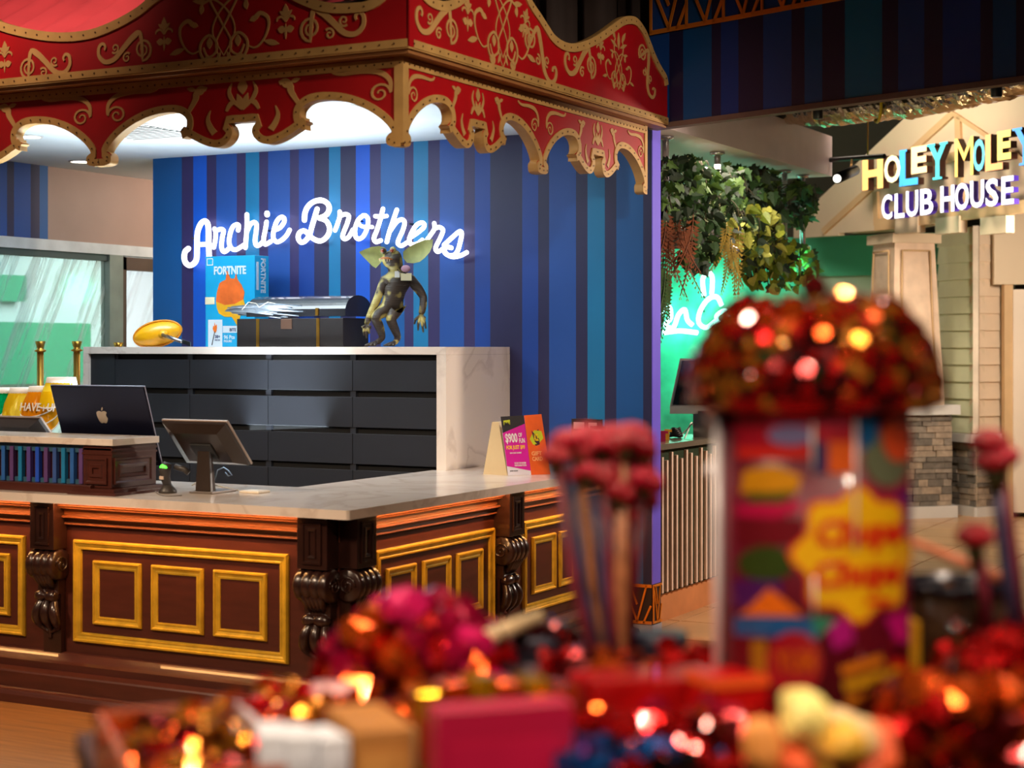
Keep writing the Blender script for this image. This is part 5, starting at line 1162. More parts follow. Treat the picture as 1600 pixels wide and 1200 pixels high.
# pillar with tapered panelled shaft on a stone base
pc_ = thing('porch_pillar', 'cream tapered panelled porch pillar on a grey stacked stone base', 'pillar', tuple(G(1400, 17.6)))
CA = AN+radians(16)
CU = V((cos(CA), sin(CA), 0)); CN = V((sin(CA), -cos(CA), 0)); 
c0 = G(1412, 17.75)+V((0,0,0))
def cyq(w_, z0, z1, w2=None):
    w2 = w2 or w_; vs = []
    for z, ww in ((z0, w_), (z1, w2)):
        for a, b in ((-1, -1), (1, -1), (1, 1), (-1, 1)): vs.append(c0+CU*a*ww/2-CN*b*ww/2+UZ*z)
    return MB().add(vs, [(0,3,2,1), (4,5,6,7), (0,1,5,4), (1,2,6,5), (2,3,7,6), (3,0,4,7)])
cyq(.70, .12, 1.06).build('base_core', mat('stone_core', (84, 78, 72), .9), pc_)
cyq(.80, .0, .12).build('base_skirting', WHITE, pc_); cyq(.84, 1.06, 1.16).build('ledge', WHITE, pc_)
cyq(.60, 1.16, 2.83, .46).build('shaft', mat('pillar_cream', (234, 206, 178), .5), pc_); cyq(.56, 2.83, 2.93).build('capital', CRW, pc_)
for N_, U_ in ((CN, CU), (-CU, -CN)):
    f0 = c0+N_*.262+UZ*1.3
    for a, b in ((( -.2, 0), (-.16, 1.45)), ((.2, 0), (.16, 1.45)), ((-.16, 1.45), (.16, 1.45))):
        A_, B_ = f0+U_*a[0]+UZ*a[1]+N_*(.03-.02*a[1]), f0+U_*b[0]+UZ*b[1]+N_*(.03-.02*b[1]); MB().tube([A_, B_], .010, 5).build('panel_bead', TRM, pc_)
STN = [mat('stone_%s' % n, c, .85, 0, .25, 14, .5, 40) for n, c in (('grey', (150, 138, 124)), ('taupe', (168, 150, 130)), ('slate', (118, 110, 100)))]
def stonework(parent, o, U_, N_, w_, z0, z1):
    z = z0; r = random.Random(int(w_*1000))
    while z < z1-.01:
        h = min(r.uniform(.045, .085), z1-z); x = 0
        while x < w_-.01:
            l = min(r.uniform(.10, .26), w_-x)
            if w_-x-l < .05: l = w_-x
            d = r.uniform(.012, .035)
            MB().obox(V(o)+U_*(x+l/2)+UZ*(z+h/2)+N_*d/2, U_, UZ, N_, l-.005, h-.005, d).build('stone', r.choice(STN), parent); x += l
        z += h
stonework(pc_, c0-CU*.35+CN*.35, CU, CN, .70, .12, 1.06)
# sided walls to the right
GA, GB_, GC, GD = G(1467, 18.15), G(1526, 17.55), G(1570, 17.75), G(1640, 17.6)
WTOP = hp_(1500, 340).z
def sided(A_, B_, nm, lapm, first):
    U_ = (B_-A_).normalized(); N_ = V((U_.y, -U_.x, 0)); N_ = N_ if N_.dot(CAM-A_) > 0 else -N_; L = (B_-A_).length
    w_ = struct(MB().obox((A_+B_)/2-N_*.05+UZ*WTOP/2, U_, UZ, N_, L, WTOP, .1), nm, CRW)
    z = .86; k = 0
    while z < WTOP:
        h = min(.178, WTOP-z)
        mb = MB(); vs = []
        for zz, dd in ((z, .026), (z+h, .004)):
            vs += [A_+UZ*zz+N_*dd, B_+UZ*zz+N_*dd]
        vs += [A_+UZ*z, B_+UZ*z]; mb.add(vs, [(0, 1, 3, 2), (4, 5, 1, 0)]); mb.build('plank', lapm, w_); z += h; k += 1
    MB().obox((A_+B_)/2+N_*.04+UZ*.81, U_, UZ, N_, L+.06, .085, .10).build('sill', WHITE, w_)
    MB().obox((A_+B_)/2+N_*.02+UZ*.05, U_, UZ, N_, L+.04, .10, .05).build('skirting', WHITE, w_)
    stonework(w_, A_, U_, N_, L, .10, .77)
sided(GA, GB_, 'wall_siding_left', mat('siding_green_white', (222, 224, 186), .55, 0, .04), 0)
sided(GB_, GC, 'wall_siding_right', mat('siding_cream', (240, 216, 186), .55, 0, .04), 1)
p = GB_; struct(MB().box((p.x-.025, p.y-.06, .86), (p.x+.03, p.y-.0, WTOP)), 'trim_8', mat('corner_board', (238, 222, 200), .5))
q = G(1574, 17.55); struct(MB().obox(q+UZ*1.25, RT, UZ, FW, .09, 2.5, .1), 'trim_9', TRM)
q = G(1620, 17.5); struct(MB().obox(q+UZ*1.2, RT, UZ, FW, .50, 2.3, .05), 'door_2', mat('door_white', (244, 226, 204), .45, 0, .02))
struct(MB().obox(q+UZ*2.85, RT, UZ, FW, .9, .9, .06), 'wall_over_door', CRW)
# sign letters, each a lit box letter
def signletter(parent, ch, x0, x1, yt, yb_, col, e, depth=.13, serif=False, bold=.05, off=.28):
    s_ = 1/6.154; A_ = hp_(1340+x0*s_, 190+yb_*s_, off); T_ = hp_(1340+x0*s_, 190+yt*s_, off); E_ = hp_(1340+x1*s_, 190+yb_*s_, off)
    w_ = (E_-A_).dot(HD); h_ = T_.z-A_.z; m = mat('lit_%d_%d_%d' % col, col, .5, 0, 0, emit=col, es=e)
    sd = mat('letter_return_%s' % ('violet' if depth < .07 else 'brown'), (70, 40, 170) if depth < .07 else (70, 34, 20), .5)
    mb = MB(); fn = lambda x, y, z: A_+HD*x+UZ*y+HN*z
    vs, fs, wd = text2d(ch, .0 if ch in 'MW' else bold)
    mb.add([fn(v.x/wd*w_, v.y*h_, -v.z*0+(v.z+.5)*-depth if False else (v.z-.5)*depth) for v in vs], fs, 1)
    front = [i for i, f in enumerate(mb.f) if all(mb.v[k].__sub__(A_).dot(HN) > -1e-4 for k in f)]
    for i in front: mb.mi[i] = 0
    if serif:
        bars = [(.0, .42, .94, 1.0), (0, .15, 0, .07)] if ch == 'L' else [(-.05, .38, .94, 1.0), (.62, 1.05, .94, 1.0), (.25, .75, 0, .06)]
        for a, b, c, d in bars:
            P = [fn(a*w_, c*h_, 0), fn(b*w_, c*h_, 0), fn(b*w_, d*h_, 0), fn(a*w_, d*h_, 0)]; mb.prism([[p+HN*.002 for p in P]], -HN*depth, 0, 1)
    mb.build('letter', [m, sd], parent)
hs = thing('lit_sign', 'multicoloured lit letters reading HOLEY MOLEY on the cream gable', 'sign', tuple(hp_(1470, 250, .2)))
for L in (('H',45,245,360,665,(255,196,116),1.15),('O',255,410,335,600,(255,240,190),1.2),('L',402,580,278,626,(70,170,240),1.1,1),('E',515,665,248,508,(255,214,160),1.25),('Y',678,858,222,568,(80,214,226),1.1,1),('M',935,1112,168,535,(255,200,104),1.15),('O',1112,1222,176,485,(110,216,244),1.1),('L',1226,1395,128,480,(255,176,116),1.15),('E',1342,1475,98,376,(255,220,120),1.15),('Y',1500,1720,68,432,(90,170,250),1.1,1)):
    signletter(hs, L[0], L[1], L[2], L[3], L[4], L[5], L[6]*1.0, .075, len(L) > 7, .045 if L[0] in 'HE' else .025)
h2 = thing('lit_sign', 'white lit letters reading CLUB HOUSE under the coloured letters', 'sign', tuple(hp_(1480, 310, .2)))
for L in (('C',230,332,708,946),('L',356,450,696,932),('U',465,582,672,920),('B',602,726,652,902),('H',796,930,625,876),('O',936,1070,598,858),('U',1082,1216,574,836),('S',1230,1352,556,822),('E',1382,1502,532,802)):
    signletter(h2, L[0], L[1], L[2], L[3], L[4], (244, 244, 255), 1.5, .06, False, .022)

# ------------------------------------------------------------------ candy display in the foreground
DZ = 1.20; TA = AN+radians(20)
TX = V((cos(TA), sin(TA), 0)); TY = V((-sin(TA), cos(TA), 0))
O0 = ond(210, 541, 1.90); O0.z = 0
def tb2(a, b, z=0): return O0+TX*a+TY*b+UZ*z
dsp = thing('display_unit', 'dark candy display unit in the blurred foreground carrying trays of sweets', 'display', tuple(O0+TX*.7+TY*.3))
COP = mat('copper_trim', (206, 112, 70), .35, .5, .1)
MB().obox(tb2(.80, .30, .585), TX, TY, UZ, 1.6, .60, 1.17).build('unit_body', mat('unit_dark', (46, 34, 34), .5), dsp)
MB().obox(tb2(.815, .30, 1.185), TX, TY, UZ, 1.64, .62, .03).build('unit_deck', mat('unit_deck', (74, 40, 30), .5), dsp)
def walls(t, a0, a1, b0, b1, z0, z1, m, m2=None, th_=.008):
    for i_, (p, q) in enumerate((((a0, b0), (a1, b0+th_)), ((a0, b1-th_), (a1, b1)), ((a0, b0), (a0+th_, b1)), ((a1-th_, b0), (a1, b1)))):
        c = tb2((p[0]+q[0])/2, (p[1]+q[1])/2, (z0+z1)/2); MB().obox(c, TX, TY, UZ, q[0]-p[0], q[1]-p[1], z1-z0).build('tray_wall', m2 if (m2 and i_ == 3) else m, t)
    MB().obox(tb2((a0+a1)/2, (b0+b1)/2, z0+.003), TX, TY, UZ, a1-a0, b1-b0, .006).build('tray_base', m, t)
ACR = mat('acrylic_edge', (220, 196, 190), .2, 0, 0, spec=.8)
t = thing('candy_tray', 'copper edged tray of gold and red foil sweets at the lower left', 'tray', tuple(tb2(.1, .2, DZ))); walls(t, 0, .195, .02, .40, DZ, DZ+.075, COP, ACR); tray1 = t
t = thing('candy_tray', 'clear tray of red foil sweets behind the white packets', 'tray', tuple(tb2(.3, .5, DZ))); walls(t, .205, .42, .24, .50, DZ, DZ+.055, ACR); tray2 = t

def foil(name, c, rough=.25, metal=.75, c2=None):
    return mat(name, c, rough*.55, metal, .5, 26, 0, 60, coat=.5)
FG = foil('foil_gold', (206, 128, 38)); FR = foil('foil_red', (200, 14, 14)); FM = foil('foil_crimson', (150, 6, 50), .3, .5); FO = foil('foil_orange', (222, 84, 20)); FD = foil('foil_maroon', (96, 12, 14)); FBk = foil('foil_black', (22, 16, 18)); FGn = foil('foil_green', (44, 66, 26)); FB_ = foil('foil_blue', (20, 90, 170)); FP_ = foil('foil_pink', (214, 30, 100), .35, .3); FY = foil('foil_yellow', (226, 170, 24)); FV = foil('foil_violet', (70, 20, 90))
def sweet_mesh(m, r=.016, L=.022):
    mb = MB(); mb.lathe([(.0, -L), (r*.45, -L*.92), (r*.9, -L*.5), (r, 0), (r*.9, L*.5), (r*.45, L*.92), (0, L)], ax=(1, 0, 0), seg=9)
    mb.lathe([(r*.25, L*.85), (r*.2, L*1.0), (r*.75, L*1.55)], ax=(1, 0, 0), seg=7, smooth=False); mb.lathe([(r*.25, -L*.85), (r*.2, -L*1.0), (r*.75, -L*1.55)], ax=(1, 0, 0), seg=7, smooth=False)
    for i, v in enumerate(mb.v): mb.v[i] = v*(1+.16*noise.noise(v*120+V((3, 1, 2))))
    mb.sm = [False]*len(mb.sm)
    return mb.mesh('sweet', m)
def lolly_mesh(m, r=.0155):
    mb = MB(); mb.ball((0, 0, 0), (r, r, r*.95), 9, 6); mb.sm = [False]*len(mb.sm); mb.lathe([(r*.45, r*.85), (r*.2, r*1.2), (r*.5, r*1.7)], seg=7, smooth=False); mb.tube([(0, 0, -r*.9), (0, 0, -r*1.9)], .0022, 5, mi=1)
    return mb.mesh('lollipop', [m, WHITE])
SWM = {n: sweet_mesh(m) for n, m in (('gold', FG), ('red', FR), ('crimson', FM), ('orange', FO), ('maroon', FD), ('blue', FB_), ('pink', FP_), ('yellow', FY), ('dark', FBk), ('violet', FV))}
R9 = random.Random(9)
def scatter(name, n, placer, kinds, cat, group, labelf, me=None, s=(.85, 1.25)):
    me = me or SWM
    for k in range(n):
        p = placer(k); kd = R9.choice(kinds)
        M = Matrix.Translation(p) @ Matrix.Rotation(R9.random()*6.28, 4, 'Z') @ Matrix.Rotation(R9.uniform(-.6, .6), 4, 'Y') @ Matrix.Rotation(R9.random()*6, 4, 'X') @ Matrix.Scale(R9.uniform(*s), 4)
        inst(me[kd], name, None, M, label=labelf(kd), category=cat, group=group(kd) if callable(group) else group)
scatter('sweet', 88, lambda k: tb2(.022+.15*R9.random(), .04+.34*R9.random(), DZ+.02+.06*R9.random()), ['gold', 'gold', 'red', 'orange', 'maroon'], 'sweet', lambda k: k+' sweets in the copper edged tray', lambda k: k+' foil sweet in the copper edged tray at the lower left')
scatter('sweet', 62, lambda k: tb2(.222+.18*R9.random(), .26+.22*R9.random(), DZ+.018+.055*R9.random()), ['red', 'red', 'red', 'crimson', 'gold', 'orange'], 'sweet', lambda k: k+' sweets in the clear tray', lambda k: k+' foil sweet in the clear tray behind the white packets')
def FPt(px, d, z=None, py=None):
    p = ond(px, py if py is not None else 541, d)
    if z is not None: p.z = z
    return p
def boxthing(name, label, cat, px, py_top, wpx, d, dep, m, rz=0, z0=None, parts=()):
    z1 = ond(px, py_top, d).z; z0 = DZ if z0 is None else z0; w_ = wpx*d/F; a = TA+rz; U_ = V((cos(a), sin(a), 0)); W2 = V((-sin(a), cos(a), 0))
    c = FPt(px, d+dep/2, (z0+z1)/2); t = thing(name, label, cat, (c.x, c.y, z0))
    MB().obox(c, U_, W2, UZ, w_, dep, z1-z0).build('carton', m, t, bevel=.003)
    MB().obox(c-W2*(dep/2+.001)+UZ*.0, U_, UZ, W2, w_*.82, (z1-z0)*.5, .002).build('front_label', parts[0] if parts else m, t); return t, c, U_, W2, w_, z1
# white packets and tan box
for k, px in enumerate((424, 462, 508)):
    boxthing('packet', ('white packet leftmost of the three behind the copper edged tray', 'white packet in the middle of the three by the tan box', 'white packet nearest the tan carton')[k], 'packet', px, 1147+3*k, 46, 1.98, .07, mat('packet_white', (222, 224, 232), .5, 0, .08, 20), .15*(k-1), DZ, (mat('packet_print', (200, 200, 208), .5),))
boxthing('carton_box', 'tan cardboard carton right of the white packets', 'box', 575, 1140, 96, 2.0, .15, mat('tan_card', (176, 116, 52), .6, 0, .15), 0, DZ, (mat('tan_card_light', (196, 136, 66), .6),))
# small red jar with pale lid
t = thing('sweet_jar', 'small red jar with a pale pink lid left of the crimson heap', 'jar', tuple(FPt(520, 2.38, DZ)))
c = FPt(520, 2.38, DZ); zt = ond(520, 1070, 2.38).z; MB().lathe([(.034, 0), (.036, .01), (.036, zt-DZ-.03), (.03, zt-DZ-.02)], c, seg=20).build('jar_body', mat('jar_red', (170, 10, 24), .2, 0, .2, coat=.5), t)
MB().lathe([(.038, zt-DZ-.02), (.038, zt-DZ), (.0, zt-DZ+.002)], c, seg=20).build('jar_lid', mat('lid_pink', (230, 170, 170), .3), t)
# crimson heap on a low basket
cb = FPt(655, 2.52, DZ); t = thing('sweet_basket', 'round dark basket under the crimson foil heap', 'basket', tuple(cb))
MB().lathe([(.09, 0), (.115, .02), (.125, .06), (.118, .062)], cb, seg=24).build('basket_bowl', mat('basket_dark', (60, 16, 24), .5), t)
BIG = {n: sweet_mesh(m, .024, .028) for n, m in (('crimson', FM), ('pink', FP_), ('red', FR), ('orange', FO), ('dark', FD))}
def heap(px0, px1, py0, py1, d0, d1):
    def f(k):
        u = R9.random(); a = 1-abs(2*u-1)**2*.7; px = px0+(px1-px0)*u; v = R9.random(); py = py1-(py1-py0)*a*v; return ond(px, py, d0+(d1-d0)*R9.random())
    return f
scatter('foil_sweet', 115, heap(530, 775, 935, 1090, 2.42, 2.62), ['crimson', 'crimson', 'crimson', 'pink', 'red', 'dark', 'orange'], 'sweet', lambda k: k+' sweets of the heap left of the flower bundle', lambda k: k+' foil sweet in the tall crimson heap left of the flower bundle', BIG)
# magenta carton with a row of orange packs behind its top edge
boxthing('carton_box', 'large magenta carton at the bottom centre', 'box', 782, 1104, 226, 1.98, .045, mat('magenta_card', (172, 6, 56), .45, 0, .15, 3), -.02, DZ-.02, (mat('magenta_card_face', (180, 8, 60), .45),))
for k in range(6):
    boxthing('packet', '%s packet in the row behind the magenta carton, %s' % (('amber', 'orange')[k % 2], ('leftmost', 'second from the left', 'third from the left', 'third from the right', 'second from the right', 'rightmost')[k]), 'packet', 664+k*42, (1082, 1068, 1060, 1066, 1062, 1072)[k], 38, 2.16, .05, (FY, FO)[k % 2], .1*(k % 3-1), DZ, (FO,))
# grey tubs and pale stick
for px, py, r, d, lb in ((836, 985, .062, 2.55, 'dark slate tub left of the flower bundle'), (1030, 988, .040, 2.5, 'slate grey tub right of the flower bundle')):
    c = FPt(px, d, DZ); zt = ond(px, py, d).z; t = thing('candy_tub', lb, 'tub', tuple(c))
    MB().lathe([(r*.8, 0), (r, zt-DZ-.02), (r*1.06, zt-DZ-.015), (r*1.06, zt-DZ), (r*.9, zt-DZ)], c, seg=22).build('tub_body', mat('slate_tub', (52, 54, 70), .35, .2, .4, 16, .3, 40), t)
    MB().lathe([(r*1.02, (zt-DZ)*.45), (r*1.03, (zt-DZ)*.46), (r*1.06, (zt-DZ)*.7), (r*1.05, (zt-DZ)*.71)], c, seg=22).build('tub_band', mat('tub_band', (120, 100, 110), .4), t)
scatter('sweet', 26, lambda k: ond(R9.uniform(790, 885), R9.uniform(985, 1000), 2.5+.08*R9.random()), ['dark', 'gold', 'blue', 'maroon'], 'sweet', lambda k: k+' sweets topping the slate tub', lambda k: k+' foil sweet on top of the dark slate tub')
a, b = ond(705, 1020, 2.42), ond(845, 962, 2.5); MB().tube([a, (a+b)/2, b], [.012, .013, .010], 10).build('wafer_stick', mat('wafer_pale', (226, 196, 150), .4, 0, .3, 20, coat=.4), None, origin=a, label='pale striped stick leaning across the crimson heap', category='stick')
# candy flower bundle
vase = FPt(965, 2.47, DZ); t = thing('glass_vase', 'clear vase holding the bundle of crimson candy flowers', 'vase', tuple(vase))
zv = ond(965, 1035, 2.47).z
MB().lathe([(.030, 0), (.036, .01), (.040, zv-DZ), (.037, zv-DZ), (.033, .014)], vase, seg=22).build('vase_body', mat('smoky_glass', (120, 70, 80), .08, 0, 0, trans=.7), t)
PET = mat('petal_crimson', (150, 4, 24), .4, 0, .3, 30, coat=.3); PET2 = mat('petal_rose', (168, 6, 40), .4, 0, .3, 30, coat=.3); LEAF = mat('leaf_dark_olive', (50, 48, 18), .5, 0, .3, 20)
def flower_mesh(m):
    mb = MB()
    for ring, (r, z, n, s) in enumerate(((.006, .012, 4, .010), (.012, .006, 5, .014), (.018, -.002, 7, .016))):
        for k in range(n):
            a = 2*pi*k/n+ring*.5; mb.ball((r*cos(a), r*sin(a), z), (s*.8, s*.8, s), 6, 5, M=Matrix.Rotation(a, 3, 'Z') @ Matrix.Rotation(.4+ring*.2, 3, 'Y'))
    return mb.mesh('petals', m)
FLM = [flower_mesh(PET), flower_mesh(PET2)]
heads = [(868,712),(886,690),(905,708),(922,684),(940,700),(958,682),(976,694),(994,684),(1006,706),(1000,732),(982,724),(962,728),(944,742),(922,736),(900,742),(880,744),(990,758),(1000,782),(968,770),(1008,752),(978,800)]
stm = [mat('stem_%s' % n, c, .35, 0, .4, 30) for n, c in (('rose', (120, 40, 56)), ('slate', (62, 64, 96)), ('tan', (170, 108, 70)), ('wine', (100, 12, 30)))]
for k, (hx, hy) in enumerate(heads):
    d = 2.44+.012*(k % 6); hd = ond(hx, hy, d); bs = vase+V((0, 0, .02))+RT*((hx-940)/F*.5*d*.35)+FW*.01*((k % 5)-2)
    ft_ = ond(hx*.55+.45*(955+(k % 7-3)*6), 880+hy*.05, d)
    t = thing('candy_flower', '%s candy flower in the bundle held by the clear vase' % ('crimson', 'rose pink')[k % 2], 'candy flower', tuple(hd), '%s candy flowers in the clear vase' % ('crimson', 'rose pink')[k % 2])
    MB().tube([hd, ft_, bs], [.0045, .0075, .006], 7).build('stem', stm[k % 4], t)
    inst(FLM[k % 2], 'petals', t, Matrix.Rotation(R9.random()*6, 4, 'Z') @ Matrix.Rotation(R9.uniform(-.6, .6), 4, 'X') @ Matrix.Scale(R9.uniform(.65, .95), 4))
    MB().lathe([(.004, -.03), (.014, -.012), (.016, 0), (.004, .002)], hd, seg=8).build('sepal', LEAF, t)
    mm = (hd*.45+ft_*.55); MB().obox(mm, (ft_-hd).normalized(), RT, FW, .05, .015, .004).build('wrap_label', stm[(k+1) % 4], t)
# red jar with yellow disc, red box with cream label
t, c, U_, W2, w_, z1 = boxthing('candy_bag', 'glossy red candy bag with a yellow disc left of the tall tin', 'bag', 965, 1062, 130, 2.18, .08, mat('bag_red', (176, 8, 10), .3, 0, .4, 12, .4, 20, coat=.4), .05, DZ)
MB().lathe([(.020, 0), (.020, .002), (0, .002)], c-W2*.043+UZ*.01, -W2, 20).build('yellow_disc', mat('disc_yellow', (190, 120, 14), .4), t)
t, c, U_, W2, w_, z1 = boxthing('candy_bag', 'red candy bag with a cream label left of the tall tin', 'bag', 1058, 1060, 120, 2.2, .09, MATS['bag_red'], -.08, DZ)
MB().obox(c-W2*.048+UZ*.012, (U_+UZ*.16).normalized(), UZ, W2, .075, .030, .002).build('cream_label', mat('cream_sticker', (232, 226, 190), .5), t)
t, c, U_, W2, w_, z1 = boxthing('carton_box', 'red carton with an orange rim against the tall tin', 'box', 1150, 1056, 130, 2.14, .07, mat('bag_red2', (190, 10, 8), .35, 0, .2), .0, DZ)
MB().obox(V((c.x, c.y, z1-.008)), U_, W2, UZ, w_+.004, .076, .012).build('orange_rim', mat('rim_orange', (236, 92, 30), .4), t)
scatter('sweet', 26, lambda k: ond(R9.uniform(900, 1130), R9.uniform(1172, 1200), 1.97+.06*R9.random()), ['blue', 'violet', 'dark', 'blue', 'red'], 'sweet', lambda k: k+' sweets at the bottom edge', lambda k: k+' foil sweet at the bottom edge right of the magenta carton')
scatter('foil_sweet', 34, lambda k: ond(R9.uniform(880, 1180), R9.uniform(1030, 1080), 2.34+.08*R9.random()), ['red', 'red', 'dark', 'orange'], 'sweet', lambda k: k+' sweets behind the red bags', lambda k: k+' foil sweet piled behind the red candy bags', BIG)
# pale yellow paper packs in front of the tin
for k, (px, py, w_, rz, c_) in enumerate(((1215, 1140, 90, .5, (240, 150, 70)), (1285, 1098, 110, .35, (240, 210, 120)), (1345, 1120, 100, -.5, (236, 196, 140)), (1250, 1165, 110, .1, (226, 120, 60)))):
    nm_ = ('orange paper pack at the foot of the tall tin', 'pale yellow crumpled paper pack topmost before the tall tin', 'cream paper pack right of the yellow one before the tall tin', 'salmon paper pack lowest before the tall tin')[k]
    d = 1.90+.02*k; c = ond(px, py+30, d); r_ = w_*d/F/2; c.z = max(c.z, DZ+r_*.7); t = thing('paper_pack', nm_, 'packet', (c.x, c.y, DZ))
    for j in range(2):
        mb = MB(); mb.ball((0, 0, 0), (r_*1.15, r_*.75, r_*(.8-.25*j)), 14, 9)
        for i, v in enumerate(mb.v): mb.v[i] = V(v)*(1+.35*noise.noise(V(v)*38+V((k*3, j*5, 0))))
        mb.sm = [False]*len(mb.sm); R_ = Matrix.Rotation(TA+rz+j, 3, 'Z') @ Matrix.Rotation(.5-.9*j+rz, 3, 'Y'); o_ = c+RT*(j-.5)*r_*.9-UZ*j*r_*.5
        mb.map(lambda p: o_+R_ @ p); mb.build('paper_fold', mat('paper_%d' % k, c_, .5, 0, .3, 14) if j == 0 else mat('paper_print_%d' % k, (236, 176, 60) if k % 2 else (230, 90, 40), .5, 0, .3, 14), t)
scatter('foil_sweet', 34, lambda k: ond(R9.uniform(905, 1215), R9.uniform(1135, 1180), 2.05+.06*R9.random()), ['red', 'red', 'dark', 'orange', 'crimson'], 'sweet', lambda k: k+' sweets in front of the red bags', lambda k: k+' foil sweet heaped in front of the red candy bags', BIG)

# tall lollipop tin
TD = 2.25; TR_ = 147*TD/F; tc_ = FPt(1272, TD, DZ); z_top = ond(1272, 616, TD).z
tin = thing('lollipop_tin', 'tall cylindrical tin printed with a yellow flower emblem under the lollipop dome', 'tin', tuple(tc_))
TH = z_top-DZ
MB().lathe([(TR_, 0), (TR_, TH), (TR_*.9, TH), (.001, TH-.002)], tc_, seg=56).build('tin_body', mat('tin_maroon', (96, 8, 30), .35, 0, .25, 6, coat=.3), tin)
for z_ in (.0, TH-.012): MB().lathe([(TR_+.003, z_), (TR_+.004, z_+.006), (TR_+.003, z_+.012)], tc_, seg=56).build('tin_rim', mat('tin_rim', (150, 110, 90), .3, .7), tin)
def wrap(px, py, o=.001):
    th = math.asin(max(-.999, min(.999, (px-1272)/149))); d = TD-TR_*cos(th); z = CAM.z-(py-HY)/F*d
    return tc_+RT*(TR_+o)*sin(th)-FW*(TR_+o)*cos(th)+UZ*(z-DZ)
def decal(name, poly, col, o=.0012, sub=6, rough=.35):
    m = mat('print_%d_%d_%d' % col, col, rough, 0, .12, 14, coat=.3)
    cx = sum(p[0] for p in poly)/len(poly); cy = sum(p[1] for p in poly)/len(poly); P = []
    for a, b in zip(poly, poly[1:]+poly[:1]):
        for k in range(sub): P.append((a[0]+(b[0]-a[0])*k/sub, a[1]+(b[1]-a[1])*k/sub))
    n = len(P); mb = MB(); vs = []
    for r in (1, .75, .5, .25): vs += [wrap(cx+(x-cx)*r, cy+(y-cy)*r, o) for x, y in P]
    vs.append(wrap(cx, cy, o)); f = [(r*n+i, r*n+(i+1) % n, (r+1)*n+(i+1) % n, (r+1)*n+i) for r in range(3) for i in range(n)]+[(3*n+i, 3*n+(i+1) % n, 4*n) for i in range(n)]
    mb.add(vs, f, 0, True); return mb.build(name, m, tin)
def rct(x0, y0, x1, y1): return [(x0, y0), (x1, y0), (x1, y1), (x0, y1)]
def ell(x, y, a, b, n=18): return [(x+a*cos(2*pi*k/n), y+b*sin(2*pi*k/n)) for k in range(n)]
for nm, poly, col, o in (('red_panel', rct(1140, 642, 1308, 700), (160, 14, 34), .0010), ('pink_band', rct(1180, 648, 1300, 668), (190, 40, 70), .0014), ('lilac_oval', ell(1213, 680, 32, 16), (110, 100, 140), .0018),
    ('red_stripe', rct(1142, 700, 1240, 716), (196, 34, 20), .0012), ('orange_panel', rct(1266, 690, 1312, 740), (206, 84, 16), .0012), ('navy_panel', rct(1240, 690, 1266, 740), (50, 34, 80), .0012), ('blue_panel', [(1312, 640), (1350, 640), (1340, 690), (1314, 706)], (16, 84, 136), .0012),
    ('olive_dots', ell(1362, 716, 42, 44), (92, 96, 72), .0012), ('orange_cloud', ell(1382, 684, 32, 38), (190, 64, 24), .0018), ('amber_wedge', [(1146, 770), (1150, 736), (1190, 726), (1228, 744), (1222, 768)], (196, 130, 10), .0014), ('green_wedge', [(1150, 772), (1224, 768), (1200, 786), (1160, 784)], (60, 74, 14), .0016),
    ('magenta_band', [(1140, 790), (1228, 780), (1226, 800), (1190, 810), (1140, 806)], (168, 6, 60), .0014), ('maroon_block', rct(1140, 808, 1232, 852), (100, 6, 20), .0012), ('green_field', ell(1180, 880, 38, 27), (44, 60, 12), .0014), ('violet_block', rct(1136, 906, 1200, 950), (70, 14, 84), .0011),
    ('orange_triangle', [(1144, 962), (1184, 918), (1230, 962)], (214, 98, 8), .0014), ('blue_band', [(1138, 962), (1262, 966), (1250, 1000), (1138, 992)], (22, 76, 130), .0013), ('green_tip', [(1240, 960), (1280, 968), (1250, 996)], (36, 116, 90), .0016), ('red_disc', ell(1218, 1036, 40, 50), (150, 10, 24), .0014),
    ('gold_bar', rct(1160, 1000, 1180, 1060), (150, 96, 10), .0015), ('magenta_patch', [(1262, 972), (1300, 962), (1306, 1000), (1276, 1016)], (160, 10, 110), .0012), ('magenta_patch', [(1356, 966), (1404, 952), (1402, 1006), (1376, 1000)], (180, 8, 110), .0012), ('violet_patch', [(1376, 770), (1412, 760), (1414, 900), (1396, 860)], (96, 10, 90), .0011),
    ('amber_stripe', [(1284, 1042), (1350, 1022), (1356, 1036), (1288, 1056)], (200, 110, 14), .0013), ('amber_stripe', [(1288, 1066), (1354, 1046), (1360, 1060), (1292, 1080)], (200, 140, 14), .0013), ('amber_stripe', [(1292, 1090), (1358, 1070), (1364, 1084), (1296, 1104)], (196, 110, 14), .0013), ('red_field', rct(1366, 1030, 1402, 1110), (190, 30, 10), .0011), ('amber_ball', ell(1376, 1064, 20, 22), (206, 150, 10), .0018)):
    decal(nm, poly, col, o)
flow = lambda k_: [(1312+k_*(88+9*cos(8*a))*cos(a), 866+k_*(96+9*cos(8*a))*sin(a)) for a in [2*pi*j/48 for j in range(48)]]
decal('flower_outline', flow(1.07), (206, 60, 30), .0022, 1); decal('flower_emblem', flow(1.0), (222, 166, 8), .0026, 1)
RI = mat('emblem_red', (196, 30, 8), .4)
def tin_text(s, x0, x1, y0, y1, name, slant=.25, bold=.05):
    mb = MB(); w_ = text2d(s, bold)[2]
    put_text(mb, s, (0, 0, 0), XL, UZ, NL, 1, bold=bold, fn=lambda x, y, z: wrap(x0+(x+slant*y*w_*.2)/w_*(x1-x0), y0-y*(y0-y1)-(x/w_)*8, .003+z*.2)); mb.build(name, RI, tin)
tin_text('Chupa', 1244, 1382, 868, 812, 'emblem_lettering'); tin_text('Chups', 1240, 1378, 932, 876, 'emblem_lettering')
